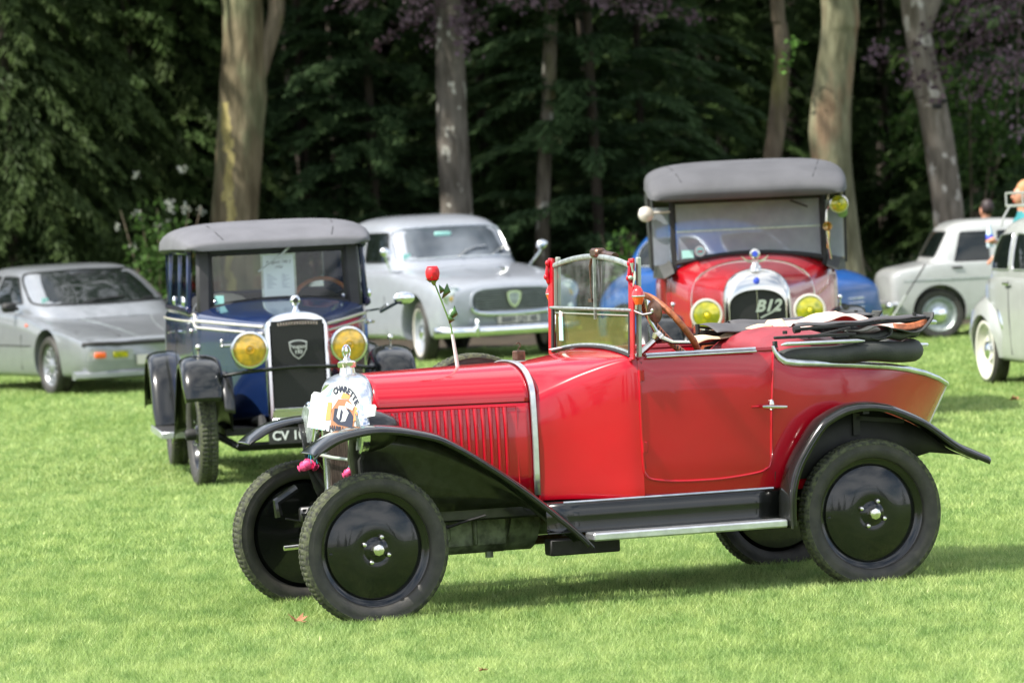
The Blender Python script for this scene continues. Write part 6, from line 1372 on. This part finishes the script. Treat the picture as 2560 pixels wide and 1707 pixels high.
m=MB(); X,Z=wz(600,150,57.5); X2,Z2=wz(632,40,57.5); X3,Z3=wz(640,-60,57.5); trunk(m,[(X-x1-.10,0,Z-.35),(X-x1,0,Z),(X2-x1,0,Z2),(X3-x1,0,Z3),(X3-x1+.5,0,Z3+2)],[.10,.12,.115,.11,.05],14,.05,4); m.build('fork','barkD',t1,70)
t2,x2=broad('tall_tree',59.5,[(1049,520,72),(1047,480,71),(1042,360,69),(1037,250,66),(1034,140,64),(1033,60,62),(1032,0,62)],'barkB','grey tree trunk with white lichen spots behind the grey fifties saloon',13,4.4,'copper',5)
t3,x3=broad('slender_tree',60.5,[(1243,640,34),(1245,560,34),(1248,440,33),(1252,340,33),(1259,230,31),(1263,130,31),(1267,30,28),(1268,-20,28)],'barkC','slender pale mossy tree trunk left of the roadster windscreen',11,3.2,'beech',7,nleaf=2600,flare=.05)
t4,x4=broad('slender_tree',59,[(1768,420,42),(1775,350,43),(1785,280,44),(1792,190,40),(1796,130,36),(1792,60,34),(1785,0,33)],'barkD','slender curved brown tree trunk rising behind the charcoal hood',11,3.2,'beech',8,nleaf=2600,flare=.05)
t5,x5=broad('tall_tree',56,[(1952,640,62),(1940,560,66),(1925,460,76),(1912,370,86),(1908,300,92),(1910,230,88),(1918,150,82),(1925,80,82),(1928,0,84)],'barkE','thick olive-green tree trunk directly right of the red tourer',13,4.6,'beech',9,flare=.16)
t6,x6=broad('tall_tree',58.5,[(2186,560,64),(2178,480,66),(2166,400,68),(2152,310,70),(2138,230,70),(2122,150,66),(2108,70,62),(2098,0,62)],'barkF','pale pinkish leaning tree trunk with dark knot above the boxy saloon',13,4.4,'copper',12)
m=MB(); X,Z=wz(2118,60,58.5); X2,Z2=wz(2140,5,58.5); X3,Z3=wz(2158,-60,58.5); trunk(m,[(X-x6,0,Z-.2),(X-x6+.02,0,Z),(X2-x6,0,Z2),(X3-x6,0,Z3),(X3-x6+.8,0,Z3+2.5)],[.10,.13,.13,.11,.05],14,.05,4); m.build('fork','barkF',t6,70)
X,Z=wz(2146,245,58.5); m=MB(); m.ell((X-x6,-.185,Z),(.09,.04,.05)); m.ell((X-x6+.10,-.17,Z+.06),(.05,.04,.03)); m.build('knot','matte',t6)
# hanging copper foliage, near enough to show single leaves
def spray(root,rx,ry,list_,Y,n,size,m,seed,name='hanging_branch'):
    rs=np.random.default_rng(seed); mb=MB(); P=[];T=[];D=[]
    for (xa,ya),(xb,yb),wd,cnt in list_:
        Xa,Za=wz(xa,ya,Y); Xb,Zb=wz(xb,yb,Y); A=np.array([Xa-rx,rs.uniform(-.5,.3),Za]); B_=np.array([Xb-rx,rs.uniform(-.9,.1),Zb]); M_=(A+B_)/2+np.array([0,0,.10]); pts=cr([A,M_,B_],6); mb.tube(pts,np.linspace(.022,.006,len(pts)),5)
        k=rs.integers(0,len(pts),cnt); p=pts[k]+rs.normal(0,1,(cnt,3))*np.array([wd,wd*1.3,wd*.55]); P.append(p); T.append(np.full(cnt,rs.uniform(.2,.9)))
    P=np.concatenate(P); T=np.concatenate(T); b=mb.build(name,'barkdark',root,60); V,F,Tt=leaves(len(P),P,size,.62,tint=T,droop=.4,rs=rs); tag(numesh('leaf_spray',V,F,m,Tt,b),kind='stuff')
spray(t2,x2,59.5,[((1010,-40),(1100,60),.16,200),((1040,-30),(780,15),.13,190),((1060,-20),(1230,15),.13,160),((1030,20),(860,108),.07,90),((1020,40),(990,105),.09,90),((1050,40),(1075,120),.09,100),((1000,-10),(930,55),.10,90)],58.6,0,.085,'copper',21)
spray(t2,x2,59.5,[((1200,-40),(1460,25),.11,190),((1300,-30),(1600,42),.10,230),((1230,-30),(1280,20),.12,80),((1380,-30),(1500,50),.07,90)],58.4,0,.085,'copper',22)
spray(t6,x6,58.5,[((2300,-30),(2070,140),.15,170),((2352,40),(2120,190),.17,230),((2380,110),(2230,230),.20,260),((2400,-20),(2220,60),.20,240),((2360,0),(2340,330),.20,170),((2050,115),(2010,135),.08,50),((2150,150),(2090,200),.09,70)],57.6,0,.085,'copper',23)
spray(t5,x5,56,[((1800,150),(1830,95),.06,26),((1795,150),(1812,170),.05,24)],56,0,.08,'fresh',24,'side_shoot')
# ---- conifers (three shapes, many trees)
def conifer_mesh(seed,H,Rb,kind,size,hz=5.4):
    rs=np.random.default_rng(seed); P=[];D=[];T=[];S=[]; mb=MB(); trunk(mb,[(0,0,-.1),(.03,.02,H*.4),(0,0,H)],[.075,.055,.015],8,.03,seed)
    z=.15
    while z<H-.3:
        low=z<hz; nb={0:4,1:6,2:5}[kind] if low else 3
        for q in range(nb):
            r=Rb*(1-(z/H)**1.2)*rs.uniform(.62,1.12); a=rs.uniform(0,2*PI); L=r; zz=z+rs.uniform(-.07,.07)
            d0=np.array([math.cos(a),math.sin(a),0]); side=np.array([-d0[1],d0[0],0])
            rise,dr,hang={0:(.16,.30,.30),1:(.22,.20,.12),2:(.10,.55,.55)}[kind]
            n=int((430 if low else 42)*L/Rb)+6; t=rs.uniform(.10,1,n)**.75
            sg=np.where(rs.uniform(0,1,n)<.5,-1,1); tw=rs.uniform(0,1,n); wd=(.34*L*(1.05-t)*np.minimum(1,t*3)+.05); off=sg*wd*tw
            p=np.outer(t*L+.35*abs(off),d0)+np.outer(off,side); p[:,2]=zz+rise*L*np.sin(t*2.5)-dr*L*t**2-abs(off)*hang*1.2+rs.normal(0,.014,n)-hang*.10*rs.uniform(0,1,n)
            dd=np.outer(.8+0*t,d0)+np.outer(sg*.9*tw,side); dd[:,2]=-.25-hang*1.3
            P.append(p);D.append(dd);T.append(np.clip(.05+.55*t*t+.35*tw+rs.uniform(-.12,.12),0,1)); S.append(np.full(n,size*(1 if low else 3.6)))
        z+={0:.17,1:.30,2:.15}[kind]*(1 if low else 2.2)*rs.uniform(.75,1.25)
    P=np.concatenate(P);D=np.concatenate(D);T=np.concatenate(T);S=np.concatenate(S)
    d=D+rs.normal(0,.20,D.shape); d/=np.linalg.norm(d,axis=1)[:,None]; u=np.array([[0,0,1.0]])+rs.normal(0,.55,D.shape); s=np.cross(d,u); s/=np.linalg.norm(s,axis=1)[:,None]; L=(S*rs.uniform(.6,1.5,len(S)))[:,None]; W=L*.26
    V=np.stack([P-d*L*.5,P+s*W*.5,P+d*L*.5,P-s*W*.5],1).reshape(-1,3); return V,np.arange(len(V)).reshape(-1,4),np.repeat(T,4),mb
PROT=[]
for i,(seed,H,Rb,kd,size,mt) in enumerate(((31,13,2.3,0,.125,'conifer'),(32,12,2.1,1,.12,'conifer2'),(33,9,1.9,2,.11,'hedge'))):
    V,F,T,mb=conifer_mesh(seed,H,Rb,kd,size); PROT.append((V,F,T,mb,mt))
first={}
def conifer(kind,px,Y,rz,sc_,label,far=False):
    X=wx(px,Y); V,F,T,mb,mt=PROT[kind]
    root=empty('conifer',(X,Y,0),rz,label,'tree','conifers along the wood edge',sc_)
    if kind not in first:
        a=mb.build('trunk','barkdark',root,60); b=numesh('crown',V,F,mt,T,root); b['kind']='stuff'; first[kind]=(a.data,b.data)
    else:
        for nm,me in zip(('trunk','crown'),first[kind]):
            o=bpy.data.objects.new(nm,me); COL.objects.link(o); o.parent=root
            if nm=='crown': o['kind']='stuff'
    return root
L2=[(2,40,56.5,.3,1.0,'broad dark conifer at the far left edge behind the silver coupe'),
(2,190,57.8,1.9,1.05,'broad dark conifer just right of the leftmost one above the silver coupe'),
(0,330,60.5,4.0,1.0,'dark conifer left of the thick tan trunk above the blue saloon'),
(2,440,60.5,5.1,1.0,'bushy conifer directly left of the tan trunk'),
(0,-60,61,2.2,1.1,'large conifer partly beyond the left edge of the lawn'),
(1,720,62.0,1.1,1.0,'bluish conifer just right of the thick tan trunk'),
(1,880,61.5,3.0,1.05,'bluish conifer midway between the tan and the speckled trunks'),
(0,1130,64,.6,1.0,'dark conifer between the speckled trunk and the slender pale trunk'),
(1,1390,61.0,2.5,1.12,'layered bluish conifer above the roadster windscreen'),
(1,1490,64.0,5.2,1.0,'layered conifer left of the charcoal hood'),
(0,1640,72,1.0,1.0,'shaded conifer behind the charcoal hood'),
(0,1850,75,3.6,.9,'shaded conifer between the slender curved trunk and the olive trunk'),
(0,2060,74,2.0,.9,'shaded conifer between the olive trunk and the pale leaning trunk'),
(0,2290,72,4.4,.95,'shaded conifer behind the two people at the right'),
(1,2420,66,.9,1.0,'conifer beyond the right edge of the lawn')]
for k,px,Y,rz,s_,lb in L2: conifer(k,px,Y,rz,s_,lb)
# thin dark trunks deeper in the wood
tl=[(715,72,.05,'just right of the thick tan trunk'),(795,75,.06,'midway between the tan and the speckled trunks'),(1372,66,.05,'inside the layered conifer above the roadster windscreen'),(1585,78,.09,'above the left end of the charcoal hood'),(1690,80,.09,'left of the slender curved trunk'),(1838,82,.11,'between the curved trunk and the olive trunk'),(2045,83,.10,'right of the olive trunk'),(2262,80,.07,'above the dark-haired person')]
for i,(px,Y,r,lb) in enumerate(tl):
    X=wx(px,Y); o=empty('thin_tree',(X,Y,0),0,'thin dark trunk in the shade '+lb,'tree','thin trunks deep in the wood'); m=MB(); trunk(m,[(0,0,-.1),(random.uniform(-.1,.1),0,2),(random.uniform(-.25,.25),0,5),(random.uniform(-.4,.4),0,10)],[r*1.1,r,r*.8,r*.4],8,.03,i); m.build('trunk','barkdark',o,60)
# far dense wood behind everything
rs=np.random.default_rng(77); n=105000; P=np.stack([rs.uniform(-26,26,n),rs.uniform(84,97,n),rs.uniform(0,15,n)**1.0],1); c=rs.uniform(0,1,n); V,F,T=leaves(n,P,.62,.75,rs=rs); tag(numesh('far_wood',V,F,'farleaf',T),'deep shaded wood closing the view behind the tree trunks','wood',kind='stuff')
# canopy over the wood (crowns above the frame that keep the wood dark)
n=26000; rs=np.random.default_rng(78); P=np.stack([rs.uniform(-24,20,n),rs.uniform(60,96,n),rs.uniform(8,15,n)],1); V,F,T=leaves(n,P,.6,.7,rs=rs); tag(numesh('wood_canopy',V,F,'farleaf',T),'leafy canopy closing over the shaded wood','wood',kind='stuff')
# understorey: shrubs
def shrub(px,py,Y,w_,h,m,n,size,label,seed,flowers=0,stems=5,zb=0):
    X,Z=wz(px,py,Y); rs=np.random.default_rng(seed); o=empty('shrub',(X,Y,0),0,label,'shrub'); mb=MB(); 
    for k in range(stems): a=rs.uniform(-1,1); b=rs.uniform(-.5,.5); mb.tube([(0,0,0),(a*w_*.3,b*w_*.3,h*.5),(a*w_*.55,b*w_*.5,h*.92)],[.02,.013,.005],5)
    tag(mb.build('stem','barkD',o),kind='stuff'); P=rs.normal(0,1,(n,3)); P/=np.linalg.norm(P,axis=1)[:,None]; P*=rs.uniform(.3,1,(n,1)); P*=np.array([w_/2,w_/2,(h-zb)/2]); P[:,2]+=(h+zb)/2; V,F,T=leaves(n,P,size,.55,rs=rs,droop=.3); tag(numesh('foliage',V,F,m,T,o),kind='stuff')
    if flowers:
        c=rs.normal(0,1,(flowers,3))*np.array([w_*.30,w_*.2,(h-zb)*.22]); c[:,2]+=h*.80; c=np.repeat(c,14,0)+rs.normal(0,.028,(flowers*14,3)); V,F,T=leaves(len(c),c,.05,.9,rs=rs); tag(numesh('blossom',V,F,'whiteflower',T,o),kind='stuff')
shrub(362,560,55.2,1.1,2.0,'beech',900,.10,'shrub with white blossom heads left of the blue saloon roof',41,flowers=13)
shrub(318,620,54.5,1.3,.95,'fresh',500,.09,'low bright green shrub behind the silver coupe roof',42)
shrub(1435,570,57.0,.55,1.35,'fresh',420,.10,'bright green sapling just left of the blue rounded saloon',43)
shrub(1215,640,57.5,.75,.85,'fresh',420,.10,'low fresh green leaves at the foot of the slender pale trunk',44)
shrub(1285,640,58,.5,.75,'fresh',240,.10,'small fresh green shrub right of the slender pale trunk foot',45)
shrub(1500,560,62,2.2,1.3,'conifer2',900,.14,'low dark undergrowth behind the blue rounded saloon',46)
shrub(900,600,60,2.6,1.0,'hedge',900,.13,'low dark undergrowth behind the grey fifties saloon',47)
shrub(2050,700,60,3.0,.8,'hedge',700,.13,'low dark undergrowth left of the boxy saloon',48)
shrub(2210,120,64,2.6,3.4,'beech',1300,.12,'tall leafy bush behind the pale leaning trunk',49,zb=1.5)
shrub(30,700,56,3.2,1.1,'hedge',900,.13,'low dark undergrowth behind the silver coupe',50)
# trees on the other side of the meadow, behind the camera: mirrored in paint and glass
for i,(x,y,s_,k) in enumerate(((-34,-26,1.1,0),(-22,-34,1.3,1),(-9,-38,1.0,0),(5,-40,1.25,1),(17,-36,1.1,0),(28,-30,1.3,1),(40,-18,1.1,0),(-44,-8,1.2,1),(-52,10,1.1,0),(50,4,1.2,1),(-15,-36,1.1,2),(12,-39,1.3,2),(-56,32,1.3,0),(-40,56,1.3,1),(-30,60,1.2,0),(-20,62,1.2,2),(-13,61,1.2,0))):
    o=empty('conifer',(x,y,0),i*1.3,'conifer on the far side of the meadow, outside the picture','tree','conifers round the rest of the meadow',s_)
    for nm,me in zip(('trunk','crown'),first[k]): q=bpy.data.objects.new(nm,me); COL.objects.link(q); q.parent=o
